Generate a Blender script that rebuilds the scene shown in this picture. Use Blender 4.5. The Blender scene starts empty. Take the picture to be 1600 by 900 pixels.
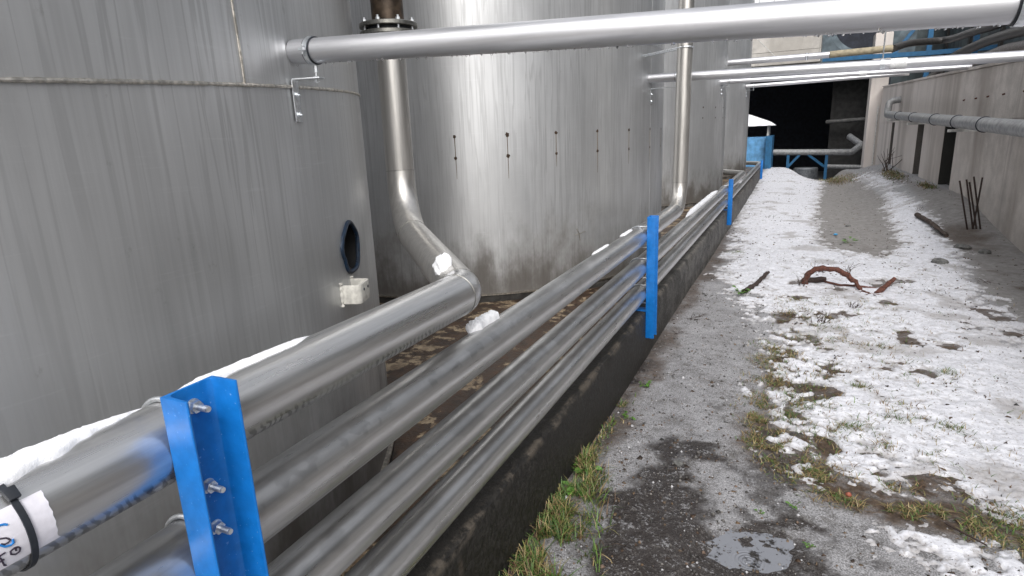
import bpy, bmesh, math, random
import numpy as np
from mathutils import Vector, Matrix
random.seed(7)
rng = np.random.default_rng(11)
R_ = math.radians
S = bpy.context.scene
COL = S.collection
# ------------------------------------------------------------------ camera
# the eye is the origin of the site: the lane surface lies 1.68 m below it
cam = bpy.data.cameras.new("camera")
camo = bpy.data.objects.new("camera", cam)
COL.objects.link(camo)
F, HD, SL, VPX = 930.0, 235.0, 0.042, 1243.0
r_ = math.atan(SL); p_ = math.atan(HD / F)
up = Vector((-math.sin(r_) * math.cos(p_), -math.cos(r_) * math.cos(p_), -math.sin(p_)))
vy = 450 + F * (-(up[0] * (VPX - 800) / F + up[2]) / up[1])
Yv = Vector(((VPX - 800) / F, (vy - 450) / F, 1.0)).normalized()
Xv = Yv.cross(up)
m3 = Matrix(((Xv[0], -Xv[1], -Xv[2]), (Yv[0], -Yv[1], -Yv[2]), (up[0], -up[1], -up[2])))
camo.matrix_world = m3.to_4x4()
cam.sensor_width = 36.0
cam.lens = F / 1600 * 36
cam.clip_start = 0.05
cam.clip_end = 3000
S.camera = camo
# ------------------------------------------------------------------ world, sun, exposure
W = bpy.data.worlds.new("World"); S.world = W; W.use_nodes = True
wn = W.node_tree.nodes; wl = W.node_tree.links
wn.clear()
sky = wn.new('ShaderNodeTexSky'); sky.sky_type = 'NISHITA'; sky.sun_disc = False
SUN_EL, SUN_AZ = R_(42), R_(158)
sky.sun_elevation = SUN_EL; sky.sun_rotation = SUN_AZ
sky.dust_density = 6.0; sky.air_density = 1.0; sky.ozone_density = 1.0
hs = wn.new('ShaderNodeHueSaturation'); hs.inputs['Saturation'].default_value = 0.24
bg = wn.new('ShaderNodeBackground'); bg.inputs['Strength'].default_value = 0.15
wo = wn.new('ShaderNodeOutputWorld')
# overcast: the cloud deck is brightest overhead and dims towards the horizon
wtc = wn.new('ShaderNodeTexCoord'); wsp = wn.new('ShaderNodeSeparateXYZ'); wl.new(wtc.outputs['Generated'], wsp.inputs[0])
wmr = wn.new('ShaderNodeMapRange'); wmr.inputs[1].default_value = 0.0; wmr.inputs[2].default_value = 0.8; wmr.inputs[3].default_value = 0.55; wmr.inputs[4].default_value = 1.95
wl.new(wsp.outputs[2], wmr.inputs[0])
wvm = wn.new('ShaderNodeVectorMath'); wvm.operation = 'SCALE'
wl.new(sky.outputs[0], hs.inputs['Color']); wl.new(hs.outputs[0], wvm.inputs[0]); wl.new(wmr.outputs[0], wvm.inputs['Scale']); wl.new(wvm.outputs[0], bg.inputs['Color']); wl.new(bg.outputs[0], wo.inputs[0])
sun = bpy.data.lights.new("sun", 'SUN'); sun.energy = 0.5; sun.angle = R_(100); sun.color = (1.0, 0.985, 0.96)
suno = bpy.data.objects.new("sun", sun); COL.objects.link(suno)
sd = Vector((math.sin(SUN_AZ) * math.cos(SUN_EL), math.cos(SUN_AZ) * math.cos(SUN_EL), math.sin(SUN_EL)))
suno.rotation_euler = sd.to_track_quat('Z', 'Y').to_euler()
S.view_settings.view_transform = 'Standard'; S.view_settings.look = 'None'
S.view_settings.gamma = 1.0; S.view_settings.use_curve_mapping = False
S.view_settings.exposure = -0.14
S.render.engine = 'CYCLES'
S.cycles.max_bounces = 6; S.cycles.use_denoising = True

# ================================================================== helpers
def tag(o, label=None, cat=None, group=None, kind=None):
    if label: o['label'] = label
    if cat: o['category'] = cat
    if group: o['group'] = group
    if kind: o['kind'] = kind
    return o
def empty(name, loc, label, cat, group=None):
    o = bpy.data.objects.new(name, None); COL.objects.link(o)
    o.location = loc; o.empty_display_size = 0.1
    return tag(o, label, cat, group)
def wloc(p):
    v = Vector((0, 0, 0))
    while p is not None:
        v += p.location; p = p.parent
    return v
class MB:
    def __init__(s): s.v = []; s.f = []
    def add(s, v, f):
        n = len(s.v); s.v += [tuple(q) for q in v]; s.f += [tuple(i + n for i in q) for q in f]; return s
    def box(s, x0, x1, y0, y1, z0, z1):
        v = [(x, y, z) for x in (x0, x1) for y in (y0, y1) for z in (z0, z1)]
        return s.add(v, [(0, 1, 3, 2), (4, 6, 7, 5), (0, 4, 5, 1), (2, 3, 7, 6), (0, 2, 6, 4), (1, 5, 7, 3)])
    def prism(s, prof, a, b, ax='z'):
        """prof: 2-D outline; extruded from a to b along ax"""
        n = len(prof)
        def P(u, v, w):
            return {'z': (u, v, w), 'y': (u, w, v), 'x': (w, u, v)}[ax]
        v = [P(u, w, a) for u, w in prof] + [P(u, w, b) for u, w in prof]
        f = [tuple(range(n))[::-1], tuple(range(n, 2 * n))] + [(i, (i + 1) % n, n + (i + 1) % n, n + i) for i in range(n)]
        return s.add(v, f)
    def tube(s, path, r, seg=24, cap=True, closed=False):
        P = [Vector(p) for p in path]; n = len(P)
        rr = r if hasattr(r, '__len__') else [r] * n
        t0 = (P[1] - P[0]).normalized()
        u = t0.orthogonal().normalized()
        vs = []; prev = t0
        for i in range(n):
            if closed: t = (P[(i + 1) % n] - P[i - 1]).normalized()
            elif i == 0: t = t0
            elif i == n - 1: t = (P[-1] - P[-2]).normalized()
            else: t = ((P[i] - P[i - 1]).normalized() + (P[i + 1] - P[i]).normalized()).normalized()
            q = prev.rotation_difference(t); u = q @ u; u = (u - t * u.dot(t)).normalized(); prev = t
            w = t.cross(u)
            for k in range(seg):
                a = 2 * math.pi * k / seg
                vs.append(P[i] + (u * math.cos(a) + w * math.sin(a)) * rr[i])
        f = []
        m = n if closed else n - 1
        for i in range(m):
            j = (i + 1) % n
            for k in range(seg):
                l = (k + 1) % seg
                f.append((i * seg + k, i * seg + l, j * seg + l, j * seg + k))
        if cap and not closed:
            f.append(tuple(range(seg))[::-1]); f.append(tuple((n - 1) * seg + k for k in range(seg)))
        return s.add(vs, f)
    def cyl(s, p0, p1, r, seg=24): return s.tube([p0, p1], r, seg)
    def obj(s, name, mat, parent=None, smooth=True, bevel=0, loc=None, ang=35):
        me = bpy.data.meshes.new(name)
        off = wloc(parent) if parent is not None else Vector((0, 0, 0))
        if loc is None:
            loc = Vector((0, 0, 0)) if parent is not None else Vector(s.v[0])
            if parent is None:
                a = np.array(s.v); loc = Vector(((a[:, 0].min() + a[:, 0].max()) / 2, (a[:, 1].min() + a[:, 1].max()) / 2, a[:, 2].min()))
        L = Vector(loc)
        me.from_pydata([(x - off.x - L.x, y - off.y - L.y, z - off.z - L.z) for x, y, z in s.v], [], s.f)
        me.materials.append(mat)
        bm = bmesh.new(); bm.from_mesh(me)
        bmesh.ops.recalc_face_normals(bm, faces=bm.faces)
        if bevel:
            es = [e for e in bm.edges if len(e.link_faces) == 2 and e.calc_face_angle(0) > R_(40)]
            bmesh.ops.bevel(bm, geom=es, offset=bevel, segments=2, affect='EDGES', profile=.6)
        bm.to_mesh(me); bm.free()
        if smooth:
            for p in me.polygons: p.use_smooth = True
            me.set_sharp_from_angle(angle=R_(ang))
        o = bpy.data.objects.new(name, me); COL.objects.link(o)
        o.parent = parent; o.location = L
        return o
def fillet(pts, rads, n=10):
    """polyline with rounded corners; rads per inner vertex. returns list of pieces ('run'|'elbow', path)"""
    P = [Vector(p) for p in pts]; out = []; cur = P[0]
    for i in range(1, len(P) - 1):
        a = (P[i - 1] - P[i]).normalized(); b = (P[i + 1] - P[i]).normalized()
        th = a.angle(b); d = rads[i - 1] / math.tan(th / 2)
        s0 = P[i] + a * d; s1 = P[i] + b * d
        c = P[i] + (a + b).normalized() * (rads[i - 1] / math.sin(th / 2))
        out.append(('run', [cur, s0]))
        e0 = s0 - c; e1 = s1 - c; ax = e0.cross(e1).normalized(); an = e0.angle(e1)
        out.append(('elbow', [c + Matrix.Rotation(an * k / n, 3, ax) @ e0 for k in range(n + 1)]))
        cur = s1
    out.append(('run', [cur, P[-1]]))
    return out
def subdiv(path, step):
    P = [Vector(p) for p in path]; out = [P[0]]
    for a, b in zip(P, P[1:]):
        n = max(1, int((b - a).length / step))
        out += [a.lerp(b, (i + 1) / n) for i in range(n)]
    return out
# ---- noise on numpy arrays
def _h(ix, iy, seed):
    n = (ix.astype(np.int64) * 374761393 + iy.astype(np.int64) * 668265263 + seed * 982451653) & 0xFFFFFFFF
    n = ((n ^ (n >> 13)) * 1274126177) & 0xFFFFFFFF
    n = (n ^ (n >> 16)) & 0xFFFFFF
    return n / float(0xFFFFFF)
def vn(x, y, seed=0):
    x = np.asarray(x, float); y = np.asarray(y, float)
    ix = np.floor(x); iy = np.floor(y); fx = x - ix; fy = y - iy
    fx = fx * fx * (3 - 2 * fx); fy = fy * fy * (3 - 2 * fy)
    a = _h(ix, iy, seed); b = _h(ix + 1, iy, seed); c = _h(ix, iy + 1, seed); d = _h(ix + 1, iy + 1, seed)
    return (a * (1 - fx) + b * fx) * (1 - fy) + (c * (1 - fx) + d * fx) * fy
def fbm(x, y, sc, oct=4, seed=0):
    s = 0; a = .5; t = 0
    for i in range(oct):
        s = s + a * vn(x * sc + i * 17.3, y * sc - i * 9.1, seed + i); t += a; a *= .55; sc *= 2.03
    return s / t
def ss(a, b, x):
    t = np.clip((x - a) / (b - a), 0, 1); return t * t * (3 - 2 * t)
def sdist(px, py, poly):
    """signed distance, positive inside"""
    d = np.full(px.shape, 1e9); ins = np.zeros(px.shape, bool)
    n = len(poly)
    for i in range(n):
        ax, ay = poly[i]; bx, by = poly[(i + 1) % n]
        ex, ey = bx - ax, by - ay
        t = np.clip(((px - ax) * ex + (py - ay) * ey) / (ex * ex + ey * ey + 1e-12), 0, 1)
        d = np.minimum(d, np.hypot(px - ax - t * ex, py - ay - t * ey))
        c = ((ay > py) != (by > py))
        xi = ax + (py - ay) * ex / (ey if abs(ey) > 1e-9 else 1e-9)
        ins ^= c & (px < xi)
    return np.where(ins, d, -d)
def ldist(px, py, line):
    d = np.full(px.shape, 1e9)
    for (ax, ay), (bx, by) in zip(line, line[1:]):
        ex, ey = bx - ax, by - ay
        t = np.clip(((px - ax) * ex + (py - ay) * ey) / (ex * ex + ey * ey + 1e-12), 0, 1)
        d = np.minimum(d, np.hypot(px - ax - t * ex, py - ay - t * ey))
    return d

# ================================================================== materials
class NT:
    def __init__(s, name):
        s.m = bpy.data.materials.new(name); s.m.use_nodes = True
        s.n = s.m.node_tree.nodes; s.l = s.m.node_tree.links
        s.b = s.n['Principled BSDF']; s.tc = s.n.new('ShaderNodeTexCoord')
        s.pos = s.n.new('ShaderNodeNewGeometry').outputs['Position']
    def link(s, a, b): s.l.new(a, b)
    def set(s, **k):
        for a, v in k.items():
            i = s.b.inputs[a.replace('_', ' ')]
            if hasattr(v, 'is_output') or isinstance(v, bpy.types.NodeSocket): s.l.new(v, i)
            else: i.default_value = v if not (isinstance(v, tuple) and len(v) == 3) else (*v, 1)
        return s
    def _in(s, sock, v):
        if isinstance(v, bpy.types.NodeSocket): s.l.new(v, sock)
        elif isinstance(v, tuple) and len(v) == 3 and sock.type == 'RGBA': sock.default_value = (*v, 1)
        else: sock.default_value = v
    def noise(s, scale=5, vec=(1, 1, 1), detail=4, rough=.55, dist=0, src=None, off=(0, 0, 0)):
        mp = s.n.new('ShaderNodeMapping'); mp.inputs['Scale'].default_value = vec; mp.inputs['Location'].default_value = off
        s.l.new(src if src is not None else s.pos, mp.inputs['Vector'])
        n = s.n.new('ShaderNodeTexNoise'); n.inputs['Scale'].default_value = scale
        n.inputs['Detail'].default_value = detail; n.inputs['Roughness'].default_value = rough; n.inputs['Distortion'].default_value = dist
        s.l.new(mp.outputs[0], n.inputs['Vector']); return n.outputs['Fac']
    def voro(s, scale=5, vec=(1, 1, 1), feature='F1', out='Distance', rand=1):
        mp = s.n.new('ShaderNodeMapping'); mp.inputs['Scale'].default_value = vec; s.l.new(s.pos, mp.inputs['Vector'])
        n = s.n.new('ShaderNodeTexVoronoi'); n.feature = feature; n.inputs['Scale'].default_value = scale; n.inputs['Randomness'].default_value = rand
        s.l.new(mp.outputs[0], n.inputs['Vector']); return n.outputs[out]
    def ramp(s, f, a, b, va=0., vb=1.):
        m = s.n.new('ShaderNodeMapRange'); m.interpolation_type = 'SMOOTHSTEP'
        for i, v in zip((0, 1, 2, 3, 4), (f, a, b, va, vb)): s._in(m.inputs[i], v)
        return m.outputs[0]
    def math(s, op, a, b=0.0, clamp=False):
        m = s.n.new('ShaderNodeMath'); m.operation = op; m.use_clamp = clamp
        s._in(m.inputs[0], a); s._in(m.inputs[1], b); return m.outputs[0]
    def mix(s, f, a, b, mode='MIX'):
        m = s.n.new('ShaderNodeMix'); m.data_type = 'RGBA'; m.blend_type = mode
        s._in(m.inputs[0], f); s._in(m.inputs[6], a); s._in(m.inputs[7], b); return m.outputs[2]
    def attr(s, name, out='Fac'):
        a = s.n.new('ShaderNodeAttribute'); a.attribute_name = name; return a.outputs[out]
    def sep(s, v=None):
        x = s.n.new('ShaderNodeSeparateXYZ'); s.l.new(v if v is not None else s.pos, x.inputs[0]); return x.outputs
    def bump(s, h, strength=.2, dist=.01, prev=None):
        b = s.n.new('ShaderNodeBump'); b.inputs['Strength'].default_value = strength; b.inputs['Distance'].default_value = dist
        s.l.new(h, b.inputs['Height'])
        if prev is not None: s.l.new(prev, b.inputs['Normal'])
        s.l.new(b.outputs[0], s.b.inputs['Normal']); return b.outputs[0]

def simple(name, col, rough=.6, metal=0., var=.25, nscale=30, bump=.15, bdist=.002, spec=.5):
    t = NT(name)
    f = t.noise(nscale, detail=5)
    c = t.mix(t.ramp(f, .3, .7), tuple(v * (1 - var) for v in col), tuple(min(1, v * (1 + var)) for v in col))
    t.set(Base_Color=c, Roughness=rough, Metallic=metal)
    t.b.inputs['Specular IOR Level'].default_value = spec
    if bump: t.bump(f, bump, bdist)
    return t.m

POSTY = [.622, 4.30, 10.35, 20.8]
def steel(name, stretch, base=(.61, .61, .61), rough=.30, blue=True, streak=.22):
    """stainless pipe: drawn lines along `stretch`, water marks, faint ripples"""
    t = NT(name)
    fine = t.noise(55, stretch, 5, .6)
    med = t.noise(9, stretch, 4, .6, .4)
    mott = t.noise(14, (1, .45, 1), 3, .6)
    c = t.mix(t.ramp(fine, .3, .7), tuple(v * (1 - streak * .5) for v in base), tuple(v * 1.12 for v in base))
    c = t.mix(t.ramp(med, .52, .75, 0, .28), c, tuple(v * .55 for v in base))
    # damp patches
    damp = t.ramp(mott, .60, .70, 0, .22 if stretch[1] < .1 else 0)
    c = t.mix(damp, c, tuple(v * .42 for v in base))
    if blue:
        x_, y_, z_ = t.sep()
        # rippled reflections painted as dark ticks low on the thick pipe's flank
        rpl = t.math('SINE', t.math('ADD', t.math('MULTIPLY', y_, 330), t.math('ADD', t.math('MULTIPLY', z_, 210), t.math('MULTIPLY', t.noise(20, detail=2), 14))))
        bnd = t.math('MULTIPLY', t.ramp(z_, -.566, -.555), t.ramp(z_, -.540, -.525, 1, 0))
        mk = t.math('MULTIPLY', t.ramp(rpl, -.1, .6), t.math('MULTIPLY', bnd, t.ramp(t.noise(7, detail=2), .38, .55, .25, .75)))
        c = t.mix(mk, c, (.20, .20, .20))
        # row of dark oval water stains and a brownish seam along the second pipe
        ov = t.ramp(t.noise(24, (1, .8, .5), 2), .50, .58)
        b2 = t.math('MULTIPLY', t.ramp(z_, -.715, -.70), t.ramp(z_, -.69, -.675, 1, 0))
        c = t.mix(t.math('MULTIPLY', b2, t.math('MULTIPLY', ov, t.ramp(y_, 2.4, 1.6, 0, .32))), c, (.10, .10, .10))
        sm = t.ramp(t.math('ABSOLUTE', t.math('ADD', z_, .777)), .0006, .0022, .5, 0)
        c = t.mix(sm, c, (.22, .17, .12))
        # soft patches on the lower two
        b3 = t.math('MULTIPLY', t.ramp(z_, -.96, -.935), t.ramp(t.noise(11, (1, .6, 1), 2), .55, .64, 0, .28))
        b3 = t.math('MULTIPLY', b3, t.ramp(z_, -.90, -.88, 1, 0)); c = t.mix(b3, c, (.20, .20, .205))
        # mottled grey band along the upper backs of the three lower pipes
        bk = None
        for zc_ in (-.742, -.973, -1.172):
            q_ = t.math('MULTIPLY', t.ramp(z_, zc_ + .034, zc_ + .046), t.ramp(z_, zc_ + .075, zc_ + .08, 1, 0))
            bk = q_ if bk is None else t.math('MAXIMUM', bk, q_)
        c = t.mix(t.math('MULTIPLY', bk, t.ramp(t.noise(6, (1, .5, 1), 4, .6), .35, .62, .25, .6)), c, (.22, .218, .215))
        bkm = bk
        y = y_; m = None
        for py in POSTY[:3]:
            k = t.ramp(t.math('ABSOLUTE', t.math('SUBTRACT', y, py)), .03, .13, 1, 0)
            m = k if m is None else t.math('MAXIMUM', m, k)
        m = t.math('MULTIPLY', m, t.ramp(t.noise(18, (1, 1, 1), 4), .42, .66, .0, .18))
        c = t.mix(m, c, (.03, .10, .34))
    rg = t.math('ADD', t.ramp(fine, .2, .8, rough - .05, rough + .08), t.math('MULTIPLY', damp, -.1))
    t.set(Base_Color=c, Metallic=.88, Roughness=rg)
    b = t.bump(fine, .04, .0004)
    rip = t.noise(16, tuple(max(.25, 1 - .75 * (v < 1) * 0) if v >= 1 else 2.2 for v in stretch), 2, .5, .6)
    t.bump(rip, .03, .002, b)
    return t.m
M = {}
M['steel_y'] = steel('stainless_pipe', (1, .035, 1))
M['steel_z'] = steel('stainless_riser', (1, 1, .05), blue=False, base=(.60, .585, .56), rough=.36)
M['steel_x'] = steel('stainless_crossing_pipe', (.04, 1, 1), blue=False, base=(.64, .645, .67), rough=.40, streak=.15)
M['weldm'] = simple('weld_bead_metal', (.55, .52, .47), .38, 1., .35, 60, .4, .003)
M['zinc'] = simple('zinc_plated_steel', (.74, .77, .80), .30, .9, .18, 80, .1, .001)
M['rubber'] = simple('black_rubber', (.018, .022, .03), .55, 0, .3, 40, .2)
M['darkpipe'] = simple('dirty_brown_pipe', (.07, .05, .035), .45, .5, .5, 22, .4, .003)
M['caststeel'] = simple('cast_flange_steel', (.34, .335, .31), .42, 1., .2, 70, .2)
M['whitepaint'] = simple('off_white_metal_paint', (.55, .54, .50), .45, 0, .22, 40, .35, .003)
M['rustm'] = simple('rusty_iron', (.09, .033, .022), .85, 0, .5, 50, .8, .006)
M['rebarm'] = simple('dark_rusty_rod', (.035, .022, .018), .8, 0, .4, 60, .5, .003)
M['woodm'] = simple('wet_brown_wood', (.055, .038, .03), .75, 0, .5, 45, .8, .006)
M['stone'] = simple('grey_stone', (.13, .13, .125), .8, 0, .45, 25, .7, .01)
M['paper'] = simple('white_paper', (.78, .77, .84), .35, 0, .05, 90, .25, .001)
M['inkblue'] = simple('blue_ink', (.02, .22, .62), .5, 0, .1, 80, 0)
M['inkblack'] = simple('dark_ink', (.04, .03, .05), .5, 0, .1, 80, 0)
M['insul'] = simple('insulated_pipe_jacket', (.27, .275, .28), .5, .25, .25, 14, .3, .004)
M['ochrepipe'] = simple('yellowed_pipe_insulation', (.30, .26, .18), .7, 0, .25, 12, .3, .004)
M['hose'] = simple('black_hose_rubber', (.035, .033, .032), .5, 0, .5, 30, .4, .003)
M['greyhose'] = simple('grey_hose_rubber', (.20, .185, .18), .6, 0, .3, 30, .4, .003)
M['fan'] = simple('weathered_blue_grey_sheet', (.105, .135, .155), .55, .2, .35, 3, .2, .004)
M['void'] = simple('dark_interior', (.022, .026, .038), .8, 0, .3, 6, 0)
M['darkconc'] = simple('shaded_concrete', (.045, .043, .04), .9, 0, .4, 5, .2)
M['teal'] = simple('dark_teal_cladding', (.06, .078, .085), .7, .0, .4, 2.5, .1)
M['drum'] = simple('galvanised_drum', (.30, .32, .34), .45, .6, .25, 10, .2)
M['greycon'] = simple('grey_conduit', (.55, .55, .53), .5, .2, .2, 20, .1)

def tank_mat():
    t = NT('tank_stainless_sheet')
    x, y, z = t.sep()
    base = (.595, .605, .615)
    broad = t.noise(1.3, (1, 1, .45), 4, .6)
    streak = t.noise(9, (1, 1, .05), 5, .62, .3)
    drip = t.noise(20, (1, 1, .035), 3, .5, .35, off=(3, 7, 1))
    vert = t.noise(60, (1, 1, .02), 3, .6)
    hor = t.noise(90, (.05, .05, 1), 3, .6)
    c = t.mix(t.ramp(broad, .3, .7), tuple(v * .80 for v in base), tuple(v * 1.10 for v in base))
    c = t.mix(t.ramp(streak, .50, .75, 0, .25), c, tuple(v * .50 for v in base))
    dl = t.ramp(t.math('ABSOLUTE', t.math('SUBTRACT', drip, .5)), .010, .04, 1, 0)
    c = t.mix(t.math('MULTIPLY', dl, t.ramp(broad, .35, .6, .08, .34)), c, tuple(v * .48 for v in base))
    c = t.mix(t.ramp(drip, .60, .74, 0, .22), c, tuple(v * .42 for v in base))
    c = t.mix(t.ramp(vert, .35, .7, 0, .15), c, tuple(v * .5 for v in base))
    c = t.mix(t.ramp(hor, .58, .78, 0, .14), c, tuple(v * 1.35 for v in base))
    # splash grime towards the foot with a ragged upper edge
    g = t.math('ADD', z, t.math('MULTIPLY', t.noise(3.6, (1, 1, .5), 5, .65), -1.3))
    gm = t.ramp(g, -2.05, -1.35, .85, 0)
    c = t.mix(gm, c, (.075, .062, .048))
    fl = t.noise(26, (1, 1, .6), 5, .7)
    c = t.mix(t.math('MULTIPLY', t.ramp(fl, .64, .74), .2), c, (.10, .09, .075))
    t.set(Base_Color=c, Metallic=t.ramp(gm, 0, .7, .68, .35), Roughness=t.math('ADD', t.ramp(vert, .2, .8, .38, .50), t.math('MULTIPLY', gm, .25)))
    tg = t.n.new('ShaderNodeTangent'); tg.direction_type = 'RADIAL'; tg.axis = 'Z'; t.l.new(tg.outputs[0], t.b.inputs['Tangent'])
    t.b.inputs['Anisotropic'].default_value = .65; t.b.inputs['Anisotropic Rotation'].default_value = .25
    b = t.bump(vert, .06, .001)
    b = t.bump(hor, .05, .0006, b)
    w = t.noise(1.6, (1, 1, .6), 2, .5)
    t.bump(w, .10, .03, b)
    return t.m
M['tank'] = tank_mat()

def blue_paint():
    t = NT('blue_painted_steel')
    n = t.noise(35, detail=5); sp = t.noise(140, detail=2)
    c = t.mix(t.ramp(n, .3, .7), (.003, .125, .42), (.006, .16, .52))
    c = t.mix(t.ramp(sp, .69, .74, 0, .6), c, (.25, .42, .70))
    c = t.mix(t.ramp(t.noise(22, detail=6, rough=.75), .70, .72, 0, .9), c, (.05, .035, .03))
    t.set(Base_Color=c, Roughness=.38); t.bump(n, .15, .001); return t.m
M['blue'] = blue_paint()
M['bluefar'] = simple('faded_blue_paint', (.012, .10, .22), .5, 0, .2, 6, .1)
M['bluetank'] = simple('light_blue_sheet', (.12, .33, .60), .5, 0, .25, 5, .1)

def concrete(name, base, dark, wet=0., vs=.1, sc=1.):
    t = NT(name)
    n = t.noise(3 * sc, detail=6, rough=.65); v = t.noise(1.0, (1, 1, vs), 5, .6, .3); v2 = t.noise(3.2, (1, 1, vs), 4, .6, .4)
    f = t.noise(60 * sc, detail=4)
    c = t.mix(t.ramp(n, .3, .7), tuple(q * .8 for q in base), tuple(q * 1.15 for q in base))
    c = t.mix(t.ramp(v, .42, .66, 0, .75), c, dark)
    c = t.mix(t.ramp(v2, .55, .72, 0, .55), c, tuple(q * .7 for q in dark))
    c = t.mix(t.ramp(f, .35, .7, 0, .3), c, tuple(q * .5 for q in base))
    if name == 'stained_concrete':
        y = t.math('ADD', t.sep()[1], t.math('MULTIPLY', v2, 6.0))
        c = t.mix(t.ramp(y, 13.5, 19.5, 0, .75), c, t.mix(t.ramp(v, .45, .62), (.66, .61, .575), (.46, .42, .39)))
        c = t.mix(t.ramp(y, 9, 14.5, .55, 0), c, t.mix(t.ramp(v2, .4, .6), (.40, .36, .32), (.17, .15, .125)))
    t.set(Base_Color=c, Roughness=.85 - wet * .4)
    b = t.bump(f, .35, .004); t.bump(n, .3, .02, b); return t.m
M['wall'] = concrete('stained_concrete', (.56, .52, .485), (.29, .25, .22), vs=.12)
M['band'] = concrete('pale_concrete_band', (.50, .48, .45), (.36, .34, .31))
def kerb_mat():
    t = NT('mossy_black_concrete')
    x, y, z = t.sep()
    n = t.noise(7, (1, .8, 1), 6, .7); f = t.noise(45, detail=5, rough=.7); v = t.noise(6, (1, 1, .25), 4, .6)
    c = t.mix(t.ramp(f, .3, .7), (.006, .0055, .005), (.024, .022, .019))
    c = t.mix(t.ramp(v, .62, .76, 0, .5), c, (.11, .085, .065))
    edge = t.math('MULTIPLY', t.ramp(z, -1.335, -1.312), t.ramp(x, -.935, -.955, 1, 0)) if False else t.math('MULTIPLY', t.ramp(z, -1.340, -1.312), t.ramp(x, -.965, -.940))
    ch = t.math('MULTIPLY', edge, t.ramp(n, .46, .58))
    c = t.mix(ch, c, (.085, .072, .058))
    far = t.ramp(y, 3.5, 7.0, 0, 1)
    c = t.mix(t.math('MULTIPLY', far, t.ramp(n, .40, .65, .15, .8)), c, (.16, .155, .145))
    t.set(Base_Color=c, Roughness=t.ramp(f, .3, .7, .45, .8)); b = t.bump(f, .6, .006); t.bump(n, .5, .02, b); return t.m
M['kerb'] = kerb_mat()
def yard_mat():
    t = NT('wet_yard_floor')
    n = t.noise(4.2, detail=7, rough=.72); n2 = t.noise(15, detail=6, rough=.75, off=(4, 2, 0)); f = t.noise(60, detail=4)
    c = t.mix(t.ramp(n2, .35, .65), (.022, .014, .009), (.085, .05, .030))
    e = t.ramp(n, .52, .56)
    c = t.mix(e, c, t.mix(t.ramp(n2, .35, .6), (.13, .085, .05), (.38, .30, .20)))
    c = t.mix(t.ramp(f, .5, .7, 0, .4), c, (.03, .02, .014))
    t.set(Base_Color=c, Roughness=t.ramp(n2, .3, .7, .3, .7)); b = t.bump(e, .5, .006); t.bump(n2, .6, .02, b); return t.m
M['yard'] = yard_mat()
def ground_mat():
    t = NT('lane_gravel_and_slush')
    wet = t.attr('wet'); sl = t.attr('slush'); mud = t.attr('mud')
    g1 = t.noise(150, detail=3, rough=.7); g2 = t.noise(38, detail=5, rough=.7); b1 = t.noise(4.5, detail=5, rough=.65); b2 = t.noise(13, detail=5, rough=.7)
    dark = t.mix(t.ramp(g2, .3, .7), (.035, .031, .028), (.12, .113, .105))
    ice = t.mix(t.ramp(g1, .3, .7), (.18, .18, .185), (.44, .44, .46))
    th = t.math('ADD', t.math('MULTIPLY', sl, .72), t.math('ADD', t.math('MULTIPLY', b1, .50), t.math('MULTIPLY', b2, .42)))
    cov = t.ramp(t.math('ADD', th, t.math('MULTIPLY', g1, .60)), .98, 1.30)
    c = t.mix(cov, dark, ice)
    smooth = t.mix(t.ramp(b2, .3, .7), (.16, .148, .138), (.28, .27, .26))
    c = t.mix(t.ramp(sl, .85, 1.3, 0, .9), c, smooth)
    c = t.mix(t.math('MULTIPLY', mud, t.ramp(b2, .3, .55, .4, 1)), c, t.mix(t.ramp(g2, .3, .7), (.030, .019, .012), (.10, .065, .04)))
    wc = t.mix(t.ramp(t.math('ADD', g2, t.math('MULTIPLY', g1, .6)), .80, 1.0), (.020, .014, .011), (.075, .068, .062))
    wc = t.mix(t.ramp(t.math('ADD', t.noise(70, detail=4, rough=.8), t.math('MULTIPLY', b2, .7)), .92, 1.02), wc, (.27, .27, .28))
    c = t.mix(t.ramp(wet, .1, .7, 0, .93), c, wc)
    t.set(Base_Color=c, Roughness=t.ramp(wet, .2, .9, .62, .16))
    b = t.bump(g1, .6, .006); b = t.bump(g2, .6, .014, b); t.bump(b2, .4, .03, b); return t.m
M['ground'] = ground_mat()
def snow_mat():
    t = NT('wet_snow')
    a = t.attr('thin')
    f = t.noise(110, detail=3); m = t.noise(22, detail=5, rough=.7); d = t.noise(34, (1, .7, 1), 4, .7, off=(9, 1, 0)); d2 = t.noise(75, detail=3, rough=.6, off=(2, 2, 2))
    c = t.mix(t.ramp(m, .3, .7), (.56, .57, .615), (.78, .79, .84))
    c = t.mix(t.math('MULTIPLY', a, t.ramp(m, .3, .6, .5, 1)), c, (.33, .315, .31))
    c = t.mix(t.ramp(d2, .60, .68, 0, .75), c, (.13, .10, .08))
    c = t.mix(t.ramp(d, .56, .68, 0, .5), c, (.20, .17, .14))
    t.set(Base_Color=c, Roughness=.55); b = t.bump(f, .35, .004); t.bump(m, .5, .018, b); return t.m
M['snow'] = snow_mat()
def snow2():
    t = NT('clean_snow'); f = t.noise(160, detail=4, rough=.7); m = t.noise(40, detail=4)
    t.set(Base_Color=t.mix(t.ramp(m, .3, .7), (.80, .82, .86), (.90, .91, .94)), Roughness=.5); b = t.bump(f, .4, .002); t.bump(m, .4, .006, b); return t.m
M['snow2'] = snow2()
def leafmat(name):
    t = NT(name); t.set(Base_Color=t.attr('tint', 'Color'), Roughness=.55); return t.m
M['leaf'] = leafmat('tinted_vegetation')
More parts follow.
